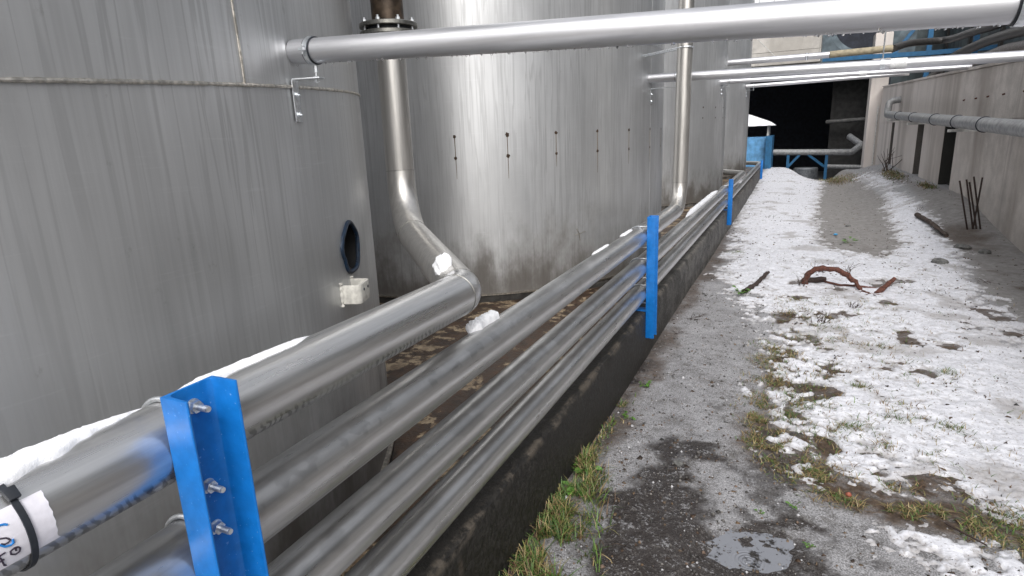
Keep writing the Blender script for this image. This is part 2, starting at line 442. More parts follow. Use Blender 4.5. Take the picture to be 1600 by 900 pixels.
def water_mat():
    t = NT('puddle_water')
    mp = t.n.new('ShaderNodeMapping'); mp.inputs['Location'].default_value = (.055, -2.235, 0); mp.vector_type = 'POINT'
    t.l.new(t.pos, mp.inputs['Vector'])
    x, y, z = t.sep(mp.outputs[0])
    d = t.math('SQRT', t.math('ADD', t.math('MULTIPLY', x, x), t.math('MULTIPLY', y, y)))
    w = t.math('MULTIPLY', t.math('SINE', t.math('MULTIPLY', d, 420)), t.ramp(d, .015, .085, 1, 0))
    t.set(Base_Color=t.mix(t.ramp(t.noise(13, detail=6, rough=.75), .38, .46), (.020, .017, .014), (.21, .22, .245)), Roughness=.03); t.b.inputs['IOR'].default_value = 1.33
    t.b.inputs['Specular IOR Level'].default_value = .9
    b = t.bump(w, .5, .004); t.bump(t.noise(9, detail=2), .03, .01, b); return t.m
M['water'] = water_mat()
def ribbed():
    t = NT('white_ribbed_cladding'); x, y, z = t.sep()
    s = t.math('FRACT', t.math('MULTIPLY', x, 1.6)); e = t.ramp(t.math('ABSOLUTE', t.math('SUBTRACT', s, .5)), .45, .49)
    t.set(Base_Color=t.mix(e, (.80, .82, .84), (.45, .48, .5)), Roughness=.5); t.bump(e, .4, .03); return t.m
M['ribbed'] = ribbed()
def drop_mat():
    t = NT('water_drops'); t.set(Base_Color=(1, 1, 1), Roughness=.02, Transmission_Weight=1.0); t.b.inputs['IOR'].default_value = 1.33; return t.m
M['drop'] = drop_mat()

# ================================================================== ground
A = [[-0.842, 18.829], [-0.939, 27.834], [-0.145, 27.193], [0.924, 22.522], [0.538, 15.769], [0.409, 11.592], [0.347, 9.752], [0.567, 9.082], [0.892, 8.88], [1.236, 9.047], [1.446, 9.448], [1.6, 11.068], [1.706, 12.953], [1.893, 15.271], [1.992, 14.232], [2.015, 11.924], [1.96, 10.378], [1.962, 9.603], [1.952, 8.831], [1.838, 7.906], [1.748, 7.027], [1.735, 6.342], [1.769, 5.797], [1.844, 5.506], [2.4, 4.2], [2.4, 2.6], [1.031, 2.722], [0.973, 2.804], [0.872, 2.928], [0.737, 2.952], [0.536, 2.927], [0.381, 2.922], [0.249, 2.989], [0.106, 3.128], [-0.006, 3.266], [-0.055, 3.669], [-0.052, 4.083], [-0.056, 4.803], [-0.138, 5.665], [-0.435, 6.271], [-0.794, 6.886], [-0.872, 8.163], [-0.966, 11.383], [-0.944, 15.01]]
B = [[0.512, 2.645], [0.609, 2.752], [0.722, 2.64], [0.861, 2.696], [1.073, 2.866], [1.6, 2.4], [0.914, 2.1], [0.596, 2.0], [0.585, 2.464]]
Cc = [[1.929, 20.535], [2.228, 18.292], [2.068, 15.777], [1.882, 16.899]]
SLUSH = [[2.366, 17.738], [2.77, 13.183], [2.9, 9.331], [2.9, 7.0], [2.6, 4.0], [1.844, 5.506], [1.748, 7.027], [1.952, 8.831], [2.015, 11.924]]
WET = [[-0.499, 3.1], [-0.33, 3.1], [-0.33, 2.728], [-0.34, 2.52], [-0.192, 2.42], [0.17, 2.50], [0.15, 2.254], [0.027, 1.958], [-0.603, 1.501], [-0.651, 2.095], [-0.675, 2.486], [-0.599, 2.696]]
PUD = [[-0.209, 2.292], [-0.115, 2.388], [0.01, 2.41], [0.096, 2.392], [0.074, 2.299], [-0.006, 2.208], [-0.122, 2.181], [-0.187, 2.215]]
VEG = [[-0.06, 3.5], [-0.038, 3.254], [0.107, 3.07], [0.274, 2.909], [0.43, 2.866], [0.578, 2.844], [0.722, 2.849], [0.89, 2.797], [1.1, 2.7]]
def gh0(x, y):
    z = -1.68 + .40 * ss(1.1, 2.7, x) * ss(8.8, 13, y) * (1 - ss(22, 26, y))
    z = z + .10 * ss(-.6, .3, -x) * ss(15, 25, y)
    z = z - 1.1 * ss(26.0 - 6.0 * ss(-.5, .8, x) * (1 - ss(1.0, 1.9, x)), 31, y)
    return z
def gh(x, y, fine=True):
    x = np.asarray(x, float); y = np.asarray(y, float)
    z = gh0(x, y)
    near = ss(60, 30, np.hypot(x, y))
    z = z + near * ((fbm(x, y, .9, 3, 5) - .5) * .05 + (fbm(x, y, 7, 4, 9) - .5) * .022)
    pd = sdist(x, y, PUD)
    z = np.where(pd > -.12, z * (1 - ss(-.12, .03, pd)) + (-1.697 + (fbm(x, y, 14, 4, 3) - .5) * .030) * ss(-.12, .03, pd), z)
    return z
def gz(x, y): return float(gh(np.array([x]), np.array([y]))[0])
def grid_mesh(xs, ys, zf, keep=None):
    X, Y = np.meshgrid(xs, ys); Z = zf(X, Y)
    V = np.stack([X.ravel(), Y.ravel(), Z.ravel()], 1)
    nx, ny = len(xs), len(ys)
    i, j = np.meshgrid(np.arange(nx - 1), np.arange(ny - 1)); a = (j * nx + i).ravel()
    Fq = np.stack([a, a + 1, a + nx + 1, a + nx], 1)
    return X, Y, Z, V, Fq
def np_mesh(name, V, Fq, mat, attrs=None, colors=None, smooth=True, kind=None, loc=(0, 0, 0), parent=None):
    me = bpy.data.meshes.new(name)
    k = Fq.shape[1]
    L = np.array(loc, float)
    me.vertices.add(len(V)); me.vertices.foreach_set('co', (V - L).astype(np.float32).ravel())
    me.loops.add(Fq.size); me.loops.foreach_set('vertex_index', Fq.astype(np.int32).ravel())
    me.polygons.add(len(Fq)); me.polygons.foreach_set('loop_start', np.arange(0, Fq.size, k, dtype=np.int32))
    if smooth: me.polygons.foreach_set('use_smooth', np.ones(len(Fq), bool))
    me.update(calc_edges=True)
    for n, v in (attrs or {}).items():
        at = me.attributes.new(n, 'FLOAT', 'POINT'); at.data.foreach_set('value', np.asarray(v, np.float32).ravel())
    for n, v in (colors or {}).items():
        at = me.attributes.new(n, 'FLOAT_COLOR', 'POINT')
        at.data.foreach_set('color', np.concatenate([v, np.ones((len(v), 1))], 1).astype(np.float32).ravel())
    me.materials.append(mat)
    o = bpy.data.objects.new(name, me); COL.objects.link(o); o.location = loc
    if kind: o['kind'] = kind
    return o
ysn = [1.2]
while ysn[-1] < 33: ysn.append(ysn[-1] * 1.0055 + .001)
xs = np.concatenate([[-900, -200, -60, -20, -8, -3, -1.4], np.arange(-1.0, 3.3, .02), [3.6, 4.5, 7, 14, 40, 150, 900]])
ys = np.concatenate([[-900, -200, -60, -20, -6, -2, 0, .6], ysn, [36, 45, 70, 150, 400, 1500]])
X, Y, Z, V, Fq = grid_mesh(xs, ys, gh)
wetd = sdist(X, Y, WET); wet = ss(-.16, .12, wetd + (fbm(X, Y, 7, 5, 21) - .5) * .42)
hole = (ss(.52, .60, fbm(X, Y, 11, 4, 123)) * ss(1.4, .2, X) * ss(6.8, 5.8, Y) * ss(2.8, 3.1, Y) + ss(.58, .66, fbm(X, Y, 4.2, 4, 133)) * ss(11, 6, Y) * ss(2.8, 3.1, Y)) * ss(-.12, .0, X)
kerbw = ss(.16, .02, np.abs(X + .93) + (fbm(X, Y, 6, 4, 8) - .5) * .2) * ss(9, 4, Y)
patch = ss(.62, .74, fbm(X, Y, 3.1, 4, 44)) * .5 * ss(5, 3.5, Y)
wet = np.clip(wet + kerbw * .35 + patch, 0, 1)
track = ss(-.08, .08, np.minimum(np.minimum(X - (.42 + .0 * Y), 1.75 - X), Y - 8.9) + (fbm(X, Y, 3, 3, 2) - .5) * .15)
slush = .62 + .35 * np.clip(ss(-.05, .15, sdist(X, Y, SLUSH)), 0, 1) + .5 * track * ss(30, 20, Y) + .25 * ss(-.3, .2, X) * ss(4, 5.5, Y)
vd = ldist(X, Y, VEG)
mud = ss(.24, .05, vd + (fbm(X, Y, 6, 4, 31) - .5) * .30)
mud = np.maximum(mud, hole * .9)
mud = np.maximum(mud, ss(.22, .05, X + .93 + (fbm(X, Y, 5, 4, 13) - .5) * .45) * ss(16, 8, Y) * .8)
mud = np.maximum(mud, ss(.35, .1, np.hypot(X - 2.25, (Y - 10.2) * .35) + (fbm(X, Y, 5, 4, 17) - .5) * .4) * .8)
mud = np.maximum(mud, ss(.45, .1, np.hypot(X - 1.2, (Y - 20.5) * .25)) * .7)
mud = np.maximum(mud, ss(.25, .05, np.hypot(X - 2.3, (Y - 17.5) * .12)) * .6)
ground = np_mesh('ground', V, Fq, M['ground'], dict(wet=wet, slush=slush, mud=mud), kind='structure')
tag(ground, 'grey gravel lane with slush and wet dark patches', 'ground')
# --- snow blanket lying on the lane
ysn = [1.7]
while ysn[-1] < 31: ysn.append(ysn[-1] * 1.0036 + .0008)
xs = np.arange(-.96, 2.74, .0115); ys = np.array(ysn)
def snow_t(X, Y):
    d = np.maximum(np.maximum(sdist(X, Y, A), sdist(X, Y, B)), sdist(X, Y, Cc) * .6)
    n = fbm(X, Y, 5.5, 5, 61) - .5; n2 = fbm(X, Y, 16, 4, 71) - .5; n3 = fbm(X, Y, 1.6, 3, 81) - .5
    far = ss(6, 12, Y)
    edge = ss(.75, .1, d) * (1 - .75 * far)
    front = ss(.55, .05, X) * ss(6.4, 5.2, Y) * ss(1.6, .1, d)
    m = np.clip(d / .12, -3, 1.25) + n * (2.0 + 3.0 * edge) + n2 * (2.6 + 2.4 * edge) + n3 * 1.4 + .12
    m = m + (fbm(X, Y, 40, 3, 151) - .5) * (1.2 + 2.2 * edge) * ss(9, 5, Y)
    m = m - 1.9 * ss(-.45, -.80, X + (fbm(X, Y, 3, 4, 171) - .5) * .35) * ss(16, 9, Y)
    m = m - (.2 + 4.2 * ss(.50, .68, fbm(X, Y, 11, 4, 123))) * front - 2.6 * ss(.60, .74, fbm(X, Y, 4.2, 4, 133)) * ss(11, 6, Y) - .9 * ss(.16, .03, ldist(X, Y, VEG)) + far * .35
    return m, d
X, Y = np.meshgrid(xs, ys); m, d = snow_t(X, Y)
T = .015 * np.tanh(m * .9) + .010 * (fbm(X, Y, 34, 4, 5) - .5) + .002
Zs = gh(X, Y) + T
V = np.stack([X.ravel(), Y.ravel(), Zs.ravel()], 1)
nx, ny = len(xs), len(ys)
i, j = np.meshgrid(np.arange(nx - 1), np.arange(ny - 1)); a = (j * nx + i).ravel()
Fq = np.stack([a, a + 1, a + nx + 1, a + nx], 1)
Tm = T.ravel()[Fq].max(1) > -.004
Fq = Fq[Tm]
used = np.zeros(len(V), bool); used[Fq.ravel()] = True
idx = np.cumsum(used) - 1
thin = ss(1.0, .1, m) * .85
thin = np.maximum(thin, .55 * ss(1.15, 1.7, X + (fbm(X, Y, 2, 3, 6) - .5) * .8) * ss(8.5, 4, Y))
thin = np.maximum(thin, .8 * ss(.62, .75, fbm(X, Y, 2.2, 4, 19)))
snow = np_mesh('snow', V[used], idx[Fq], M['snow'], dict(thin=thin.ravel()[used]), kind='stuff')
tag(snow, 'thin patchy wet snow lying over the lane', 'snow')
# --- puddle
th = np.linspace(0, 2 * math.pi, 49)[:-1]
pv = [(-.06 + .30 * math.cos(t), 2.29 + .24 * math.sin(t), -1.6920) for t in th]
mb = MB(); mb.add(pv, [tuple(range(48))])
o = mb.obj('puddle', M['water'], smooth=False); tag(o, 'shallow rain puddle with ripple rings in the gravel', 'puddle', kind='structure')

# ================================================================== yard floor and kerb wall
mb = MB(); mb.box(-14, -1.135, -8, 30, -2.2, -1.50)
o = mb.obj('yard_floor', M['yard'], smooth=False); tag(o, 'wet brown and ochre flaking floor under the tanks', 'floor', kind='structure')
# kerb: rough edged low wall
n = 700
yk = np.concatenate([[-3.0, -1, 0], np.geomspace(.8, 21.2, n)])
prof = [(-.918, -1.95), (-.919, -1.75), (-.918, -1.6), (-.919, -1.48), (-.918, -1.38), (-.920, -1.335), (-.926, -1.308), (-.945, -1.300), (-.99, -1.300), (-1.05, -1.301), (-1.13, -1.30), (-1.13, -1.6)]
VV = []
for iy, y in enumerate(yk):
    for k, (px, pz) in enumerate(prof):
        amp = [.0, .003, .003, .004, .004, .005, .006, .003, .002, .002, 0, 0][k]
        nn = float(fbm(np.array([y * 1.0]), np.array([pz * 1.0 + px]), 9, 5, 90)[0]) - .5
        chip = float(fbm(np.array([y]), np.array([3.3]), 2.2, 4, 33)[0]); chip = max(0, chip - .55) * .10 if 5 <= k <= 7 else 0
        VV.append((px - abs(nn) * amp * 2 - chip * .6, y, pz + nn * amp * (1.5 if k > 4 else 0) - chip * .5))
np_ = len(prof); FF = []
for iy in range(len(yk) - 1):
    for k in range(np_ - 1):
        a = iy * np_ + k; FF.append((a, a + 1, a + np_ + 1, a + np_))
FF.append(tuple((len(yk) - 1) * np_ + k for k in range(np_)))
mb = MB(); mb.add(VV, FF); o = mb.obj('concrete_kerb_wall', M['kerb'], ang=50)
tag(o, 'low black mossy concrete kerb wall under the bundle of steel pipes', 'low wall')

# ================================================================== tanks
TR = 2.4; TX = -3.77
TC = [.9, 6.88, 13.8, 20.9]
def tp(i, ang, z, off=0.0):
    return Vector((TX + (TR + off) * math.cos(ang), TC[i] + (TR + off) * math.sin(ang), z))
tank_labels = ['nearest stainless tank, filling the left side, with a dark round port and white lug',
               'second stainless tank with two rows of rust dots and a bright vertical sheen',
               'third stainless tank, behind the slim vertical pipe with the wall clamp',
               'farthest stainless tank, beside the blue hut with a snowy roof']
def tank(i):
    root = empty('storage_tank', (TX, TC[i], -1.5), tank_labels[i], 'tank', 'stainless steel tanks in a row')
    ths = list(np.linspace(-math.pi, math.pi, 241)[:-1])
    zs = [-1.43, -1.40, -1.2, -.9, -.52, -.25, .17, .6, 1.2, 2.5, 4.2, 5.6]
    hole = None
    if i == 0:
        hc = math.atan2(.92, 2.215); hz = -.392; hr = .092
        ths = sorted(ths + list(np.linspace(hc - .055, hc + .055, 40)))
        zs = sorted(zs + list(np.linspace(hz - .115, hz + .115, 38))); hole = (hc, hz, hr)
    mb = MB(); vs = []; n = len(ths)
    for z in zs:
        for a in ths: vs.append(tp(i, a, z, .0))
    fs = []
    for j in range(len(zs) - 1):
        for k in range(n):
            l = (k + 1) % n
            if hole:
                am = (ths[k] + (ths[l] if l else ths[l] + 2 * math.pi)) / 2; zm = (zs[j] + zs[j + 1]) / 2
                if math.hypot((am - hole[0]) * TR, zm - hole[1]) < hole[2]: continue
            fs.append((j * n + k, j * n + l, (j + 1) * n + l, (j + 1) * n + k))
    mb.add(vs, fs); sh = mb.obj('tank_shell', M['tank'], root, ang=60)
    # roof cone and foot ring, plinth
    mb = MB(); top = [tp(i, a, 5.6, .06) for a in np.linspace(0, 2 * math.pi, 97)[:-1]]
    mb.add(top + [Vector((TX, TC[i], 6.3))], [(k, (k + 1) % 96, 96) for k in range(96)]); mb.obj('tank_roof', M['tank'], root)
    def ring(z0, z1, off, inner=-.05):
        mb = MB(); N = 240; v = []
        for a in np.linspace(0, 2 * math.pi, N + 1)[:-1]:
            for (o_, z) in ((inner, z0), (off, z0), (off, z1), (inner, z1)): v.append(tp(i, a, z, o_))
        f = []
        for k in range(N):
            l = (k + 1) % N
            for q in range(4): f.append((k * 4 + q, l * 4 + q, l * 4 + (q + 1) % 4, k * 4 + (q + 1) % 4))
        return mb.add(v, f)
    ring(-1.436, -1.424, .022).obj('foot_ring', M['weldm'], root)
    ring(-1.52, -1.437, .012, -.3).obj('plinth', M['kerb'], root)
    return root, sh
TK = []
def weld_path(i, a0, a1, zf, step=.006, off=.001):
    n = int(abs(a1 - a0) * TR / step); return [tp(i, a0 + (a1 - a0) * k / n, zf(a0 + (a1 - a0) * k / n), off) for k in range(n + 1)]
def bead(path, r, var=.45, seg=8):
    mb = MB(); rr = [r * (1 + var * (float(fbm(np.array([k * .35]), np.array([r * 99]), 1, 3, 4)[0]) - .5) * 2) for k in range(len(path))]
    return mb.tube(path, rr, seg)
def rust_spot(root, i, ang, z, r):
    mb = MB(); N = 12; pts = []
    c = tp(i, ang, z, .003); tx = Vector((-math.sin(ang), math.cos(ang), 0))
    for ring_, off in ((1.0, .0004), (.5, .0028)):
        for k in range(N):
            t = 2 * math.pi * k / N; q = r * ring_ * random.uniform(.75, 1.2)
            pts.append(tp(i, ang + math.cos(t) * q / TR, z + math.sin(t) * q * 1.15, off))
    pts.append(tp(i, ang, z, .0035))
    fs = [(k, (k + 1) % N, N + (k + 1) % N, N + k) for k in range(N)] + [(N + k, N + (k + 1) % N, 2 * N) for k in range(N)]
    mb.add(pts, fs); mb.obj('rusty_stud', M['rustdark2'], root)
M['rustdark2'] = simple('dark_rust', (.045, .024, .012), .7, 0, .5, 90, .5)
M['rustdrip'] = simple('rust_run', (.20, .155, .11), .5, .75, .2, 60, 0)
M['rustdark'] = simple('rust_stained_steel', (.20, .14, .09), .5, .6, .4, 60, .2)
for i in range(4):
    root, sh = tank(i); TK.append(root)
    if i == 0:
        zf = lambda a: .146 + .044 * ((TC[0] + TR * math.sin(a)) - .68)
        bead(weld_path(0, -.6, 1.2, zf), .0052).obj('horizontal_weld', M['weldm'], root)
        av = math.atan2(1.274 - TC[0], -1.399 - TX)
        pth = [tp(0, av + .0015 * math.sin(z * 9), z, .001) for z in np.arange(.176, 2.4, .006)]
        bead(pth, .0034).obj('vertical_weld', M['weldm'], root)
        # port: rubber ring, throat and dark inside
        hc, hz, hr = math.atan2(.92, 2.215), -.392, .096
        ringp = []
        for t in np.linspace(0, 2 * math.pi, 41)[:-1]:
            q = hr + .004 * math.sin(5 * t) + (.006 if abs(t - math.pi) < .2 else 0)
            ringp.append(tp(0, hc + math.cos(t) * q / TR, hz + math.sin(t) * q, .003))
        mb = MB(); mb.tube(ringp, .0085, 8, closed=True)
        M['black'] = simple('black_bore', (.004, .004, .005), .7, 0, .2, 20, 0)
        M['ring'] = simple('blue_black_gasket', (.006, .018, .04), .45, 0, .5, 60, .4)
        g = mb.obj('port_gasket', M['ring'], root)
        mb = MB(); c0 = tp(0, hc, hz, .004); c1 = tp(0, hc, hz, -.35)
        mb.tube([c0, c1], .097, 40, cap=False); mb.tube([c1, c1 + (c1 - c0) * .01], .097, 40); mb.obj('port_throat', M['black'], root)
        mb = MB(); mb.tube([tp(0, hc, hz - .1, -.02), tp(0, hc, hz - .055, -.06)], .02, 12); mb.obj('port_stub', M['darkpipe'], root)
        # lifting lug: bent flat bar, U shape in plan
        hl = math.atan2(1.735 - TC[0], -1.515 - TX)
        c = tp(0, hl, -.545); nrm = Vector((math.cos(hl), math.sin(hl), 0)); tg = Vector((-math.sin(hl), math.cos(hl), 0))
        outl = []
        w2, dep, th_ = .060, .075, .009
        def lug(w, d, rr):
            P = [(-w, -.02)]
            for k in range(7): a = math.pi / 2 * k / 6; P.append((-w + rr - rr * math.cos(a), d - rr + rr * math.sin(a)))
            for k in range(7): a = math.pi / 2 * k / 6; P.append((w - rr + rr * math.sin(a), d - rr + rr * math.cos(a)))
            P.append((w, -.02)); return P
        o1 = lug(w2, dep, .02); o2 = lug(w2 - th_, dep - th_, .012)[::-1]
        pr = o1 + o2
        mb = MB(); nn = len(pr)
        v = [c + tg * a + nrm * b + Vector((0, 0, zz)) for zz in (-.036, .036) for a, b in pr]
        h = len(o1); f = []
        for k in range(nn): f.append((k, (k + 1) % nn, nn + (k + 1) % nn, nn + k))
        for k in range(h - 1):
            f.append((k, k + 1, nn - 2 - k, nn - 1 - k)); f.append((nn + k, nn + nn - 1 - k, nn + nn - 2 - k, nn + k + 1))
        mb.add(v, f); lg = mb.obj('lifting_lug', M['whitepaint'], root, bevel=.0015)
        for s_ in (-1, 1):
            bead([c + tg * (s_ * w2) + nrm * .002 + Vector((0, 0, z)) for z in np.arange(-.046, .047, .004)], .0065, .8).obj('weld_fillet', M['whitepaint'], lg)
        for tt in (-.02, .025):
            q = c + tg * tt + nrm * (dep + .0005) + Vector((0, 0, .012)); mb = MB(); mb.cyl(q - nrm * .002, q + nrm * .0015, .0055, 12)
            mb.obj('lug_hole', M['void'], lg)
    if i == 1:
        for k in range(9):
            a = R_(-75.5 + 11.2 * k + 11.2)
            if k > 7: continue
            q = (.016, .019, .016, .015, .014, .013, .013, .012, .012)[k]
            rust_spot(root, 1, a, .026, q); rust_spot(root, 1, a, -.16, q * .95)
            mb = MB(); mb.tube([tp(1, a, .015, -.0016), tp(1, a, -.15, -.0018), tp(1, a, -.27 - .1 * random.random(), -.0035)], .004, 8); mb.obj('rust_run', M['rustdrip'], root)
        # scuffs and a mark left by a weld
        mb = MB(); q = tp(1, R_(-31), 0, 0)
        a0 = math.atan2(5.46 - 6.88, -1.835 - TX)
        mb.tube([tp(1, a0 - .012, -.88, .001), tp(1, a0, -.93, .003), tp(1, a0 + .004, -1.0, .001)], .004, 6)
        mb.tube([tp(1, a0 + .03, -.915, .001), tp(1, a0 - .02, -.94, .002)], .0035, 6); mb.obj('weld_scar', M['weldm'], root)
        zf = lambda a: .86
        bead(weld_path(1, -1.45, .6, zf, .02), .0035).obj('horizontal_weld', M['tank'], root)
    if i == 2:
        for k in range(5):
            a = R_(-62 + 11.2 * k + 22)
            rust_spot(root, 2, a, .42, .016); rust_spot(root, 2, a, .22, .015)
    if i >= 1:
        pth = [tp(i, R_(-8), z, -.0015) for z in np.arange(-1.3, 2.4, .04)]
        bead(pth, .003).obj('vertical_weld', M['tank'], root)

# ================================================================== pipes along the kerb
def pipe_thing(label, pts, rads, r, mats, group='stainless pipes along the kerb', name='steel_pipe', welds=True, seg=48, step=.25):
    root = empty(name, pts[0], label, 'pipe', group)
    for k, (kind, path) in enumerate(fillet(pts, rads)):
        m = mats[min(k, len(mats) - 1)]
        mb = MB(); P = subdiv(path, step) if kind == 'run' else path
        mb.tube(P, r * (1.0 if kind == 'run' else 1.006), seg); mb.obj('elbow' if kind == 'elbow' else 'straight_run', m, root)
        if welds and kind == 'elbow':
            for e, q in ((0, 1), (-1, -2)):
                a = Vector(path[e]); t = (Vector(path[q]) - a).normalized(); u = t.orthogonal().normalized(); w = t.cross(u)
                ring = [a + (u * math.cos(x) + w * math.sin(x)) * (r + .0005) for x in np.linspace(0, 2 * math.pi, 49)[:-1]]
                mb = MB(); mb.tube(ring, .0012, 6, closed=True); mb.obj('weld_ring', M['caststeel'], root)
    return root
sy, sz = M['steel_y'], M['steel_z']
PX = [-.99, -.988, -.984, -.981]; PZ = [-.504, -.742, -.973, -1.172]; PR = [.0715, .070, .066, .063]
p1 = pipe_thing('thickest top pipe with a white sticker, bending up between the first two tanks',
    [(PX[0], -1.5, PZ[0]), (PX[0], 1.70, PZ[0]), (-1.84, 2.60, -.42), (-1.845, 2.615, .505)], [.11, .30], PR[0], [sy, sy, sz, sz, sz])
p2 = pipe_thing('second pipe from the top, rising upright beside the second tank behind the second blue post',
    [(PX[1], -1.5, PZ[1]), (PX[1], 6.02, PZ[1]), (PX[1] + .03, 6.05, 3.5)], [.25], PR[1], [sy, sz, sz])
p3 = pipe_thing('third pipe from the top, turning left behind the third tank',
    [(PX[2], -1.5, PZ[2]), (PX[2], 14.2, PZ[2]), (-3.2, 14.6 + 2.2, PZ[2])], [.12], PR[2], [sy, sy, sz])
p4 = pipe_thing('lowest pipe of the bundle, running the whole kerb to the last blue post',
    [(PX[3], -1.5, PZ[3]), (PX[3], 21.9, PZ[3]), (-3.6, 22.9 + .8, PZ[3])], [.12], PR[3], [sy, sy, sz])
# --- sticker on pipe 1
def on1(y, phi, off=0.0):
    a = R_(phi); return Vector((PX[0] + (PR[0] + off) * math.cos(a), y, PZ[0] + (PR[0] + off) * math.sin(a)))
vs = []; fs = []; NY, NP = 8, 16
for side, off in ((0, .0003), (1, .0010)):
    for j in range(NY + 1):
        for k in range(NP + 1):
            f_ = k / NP; phi = 41 - 63 * f_; y = .14 + (.3915 - .14) * j / NY
            if j == NY: y += .0008 * math.sin(k * 2.1) + (.003 if k == NP else 0)
            vs.append(on1(y, phi, off + (.0012 * max(0, math.sin(k * 1.7 + j)) * .4 if side else 0)))
st = (NY + 1) * (NP + 1)
for j in range(NY):
    for k in range(NP):
        a = j * (NP + 1) + k; fs.append((a, a + 1, a + NP + 2, a + NP + 1)); fs.append((st + a, st + a + NP + 1, st + a + NP + 2, st + a + 1))
rim = [j * (NP + 1) for j in range(NY + 1)] + [NY * (NP + 1) + k for k in range(1, NP + 1)] + [j * (NP + 1) + NP for j in range(NY - 1, -1, -1)] + list(range(NP - 1, 0, -1))
for a, b in zip(rim, rim[1:] + rim[:1]): fs.append((a, b, b + st, a + st))
mb = MB(); mb.add(vs, fs); stick = mb.obj('paper_sticker', M['paper'], p1)
def stroke(pts, mat, w, name):
    P = []
    for (y0, a0), (y1, a1) in zip(pts, pts[1:]):
        for k in range(4): P.append(on1(y0 + (y1 - y0) * k / 4, a0 + (a1 - a0) * k / 4, .0017))
    P.append(on1(*pts[-1], .0017))
    mb = MB(); mb.tube(P, w, 6); mb.obj(name, mat, stick)
stroke([(.318, 24), (.326, 27), (.3343, 26.1), (.3378, 25.3), (.3407, 23.2)], M['inkblue'], .0016, 'blue_pen_mark')
stroke([(.3399, 6.8), (.3396, 2.8), (.3357, 1.8), (.3302, 3.2), (.3263, 7.1), (.322, 9)], M['inkblue'], .0016, 'blue_pen_mark')
stroke([(.318, 13), (.3240, 14.6), (.3286, 13.4), (.3343, 11.3), (.3375, 7.4), (.335, 6.0), (.331, 5.8), (.3266, 8.0)], M['inkblack'], .00115, 'handwriting')
stroke([(.3185, -1.0), (.3225, -7.2), (.325, -17.4), (.3272, -19.0)], M['inkblack'], .00115, 'letter_f')
stroke([(.317, -6), (.3233, -3.3), (.3286, -2.9)], M['inkblack'], .00115, 'letter_f')
stroke([(.3205, -10.5), (.3233, -9.9), (.3259, -10.1)], M['inkblack'], .00115, 'letter_f')
stroke([(.3429, -4.1), (.339, -3.3), (.3341, -4.7), (.334, -8.4), (.3389, -11.4), (.3437, -10.6), (.345, -6.8), (.3429, -4.1), (.3400, -5.0), (.3402, -7.5)], M['inkblack'], .00115, 'letter_g')
# strap with buckle
mb = MB(); v = []; N = 64
for k in range(N):
    t = 360 * k / N
    for (dy, off) in ((-.0042, .0013), (.0042, .0013), (.0042, .0042), (-.0042, .0042)):
        v.append(on1(.3605 + dy + .002 * math.sin(R_(t)) * -1, t, off))
f = [(k * 4 + q, ((k + 1) % N) * 4 + q, ((k + 1) % N) * 4 + (q + 1) % 4, k * 4 + (q + 1) % 4) for k in range(N) for q in range(4)]
mb.add(v, f); strap = mb.obj('cable_tie', M['rubber'], p1)
mb = MB(); v = []
for off in (.004, .011):
    for (dy, ph) in ((-.0085, 57), (.008, 57), (.007, 43), (-.0075, 43)): v.append(on1(.3605 + dy, ph, off))
mb.add(v, [(0, 1, 2, 3), (4, 7, 6, 5), (0, 4, 5, 1), (1, 5, 6, 2), (2, 6, 7, 3), (3, 7, 4, 0)]); mb.obj('tie_buckle', M['rubber'], strap, bevel=.0012)
# --- flange on riser 1 with brown pipe above
fx, fy = -1.845, 2.615
fl = empty('flange_joint', (fx, fy, .52), 'bolted round flange under a brown stained pipe, above the first riser', 'flange')
def disc(z0, z1, r, r2=None):
    mb = MB(); mb.tube([(fx, fy, z0), (fx, fy, z0 + .003), (fx, fy, z1 - .003), (fx, fy, z1)], [r - .003, r, r, r - .003], 64); return mb
disc(.505, .525, .142).obj('lower_flange', M['caststeel'], fl)
disc(.543, .563, .142).obj('upper_flange', M['caststeel'], fl)
disc(.525, .543, .112).obj('gasket', M['rubber'], fl)
for k in range(8):
    a = R_(45 * k + 12); x, y = fx + .122 * math.cos(a), fy + .122 * math.sin(a)
    mb = MB(); mb.cyl((x, y, .487), (x, y, .585), .0065, 10)
    for z0, z1 in ((.494, .505), (.563, .575)): mb.cyl((x, y, z0), (x, y, z1), .0115, 6)
    mb.obj('flange_bolt', M['zinc'], fl, ang=25)
mb = MB(); mb.cyl((fx, fy, .563), (fx - .01, fy, 2.6), .078, 40); mb.obj('brown_pipe', M['darkpipe'], fl)
# --- clamp bracket holding riser 2 to tank 2
rc = empty('riser_clamp', (-1.3, 6.3, 1.0), 'two thin rods clamping the slim upright pipe to the second tank', 'clamp')
zc = .74
mb = MB(); ring = [Vector((PX[1] + .016 + .0735 * math.cos(t), 6.03 + .0735 * math.sin(t), zc)) for t in np.linspace(0, 2 * math.pi, 41)[:-1]]
mb.tube(ring, .006, 8, closed=True); mb.obj('clamp_ring', M['zinc'], rc)
for dy in (-.045, .045):
    mb = MB(); mb.cyl((-1.43, 6.35 + dy, zc), (PX[1] - .055, 6.04 + dy, zc), .007, 10); mb.obj('clamp_rod', M['zinc'], rc)

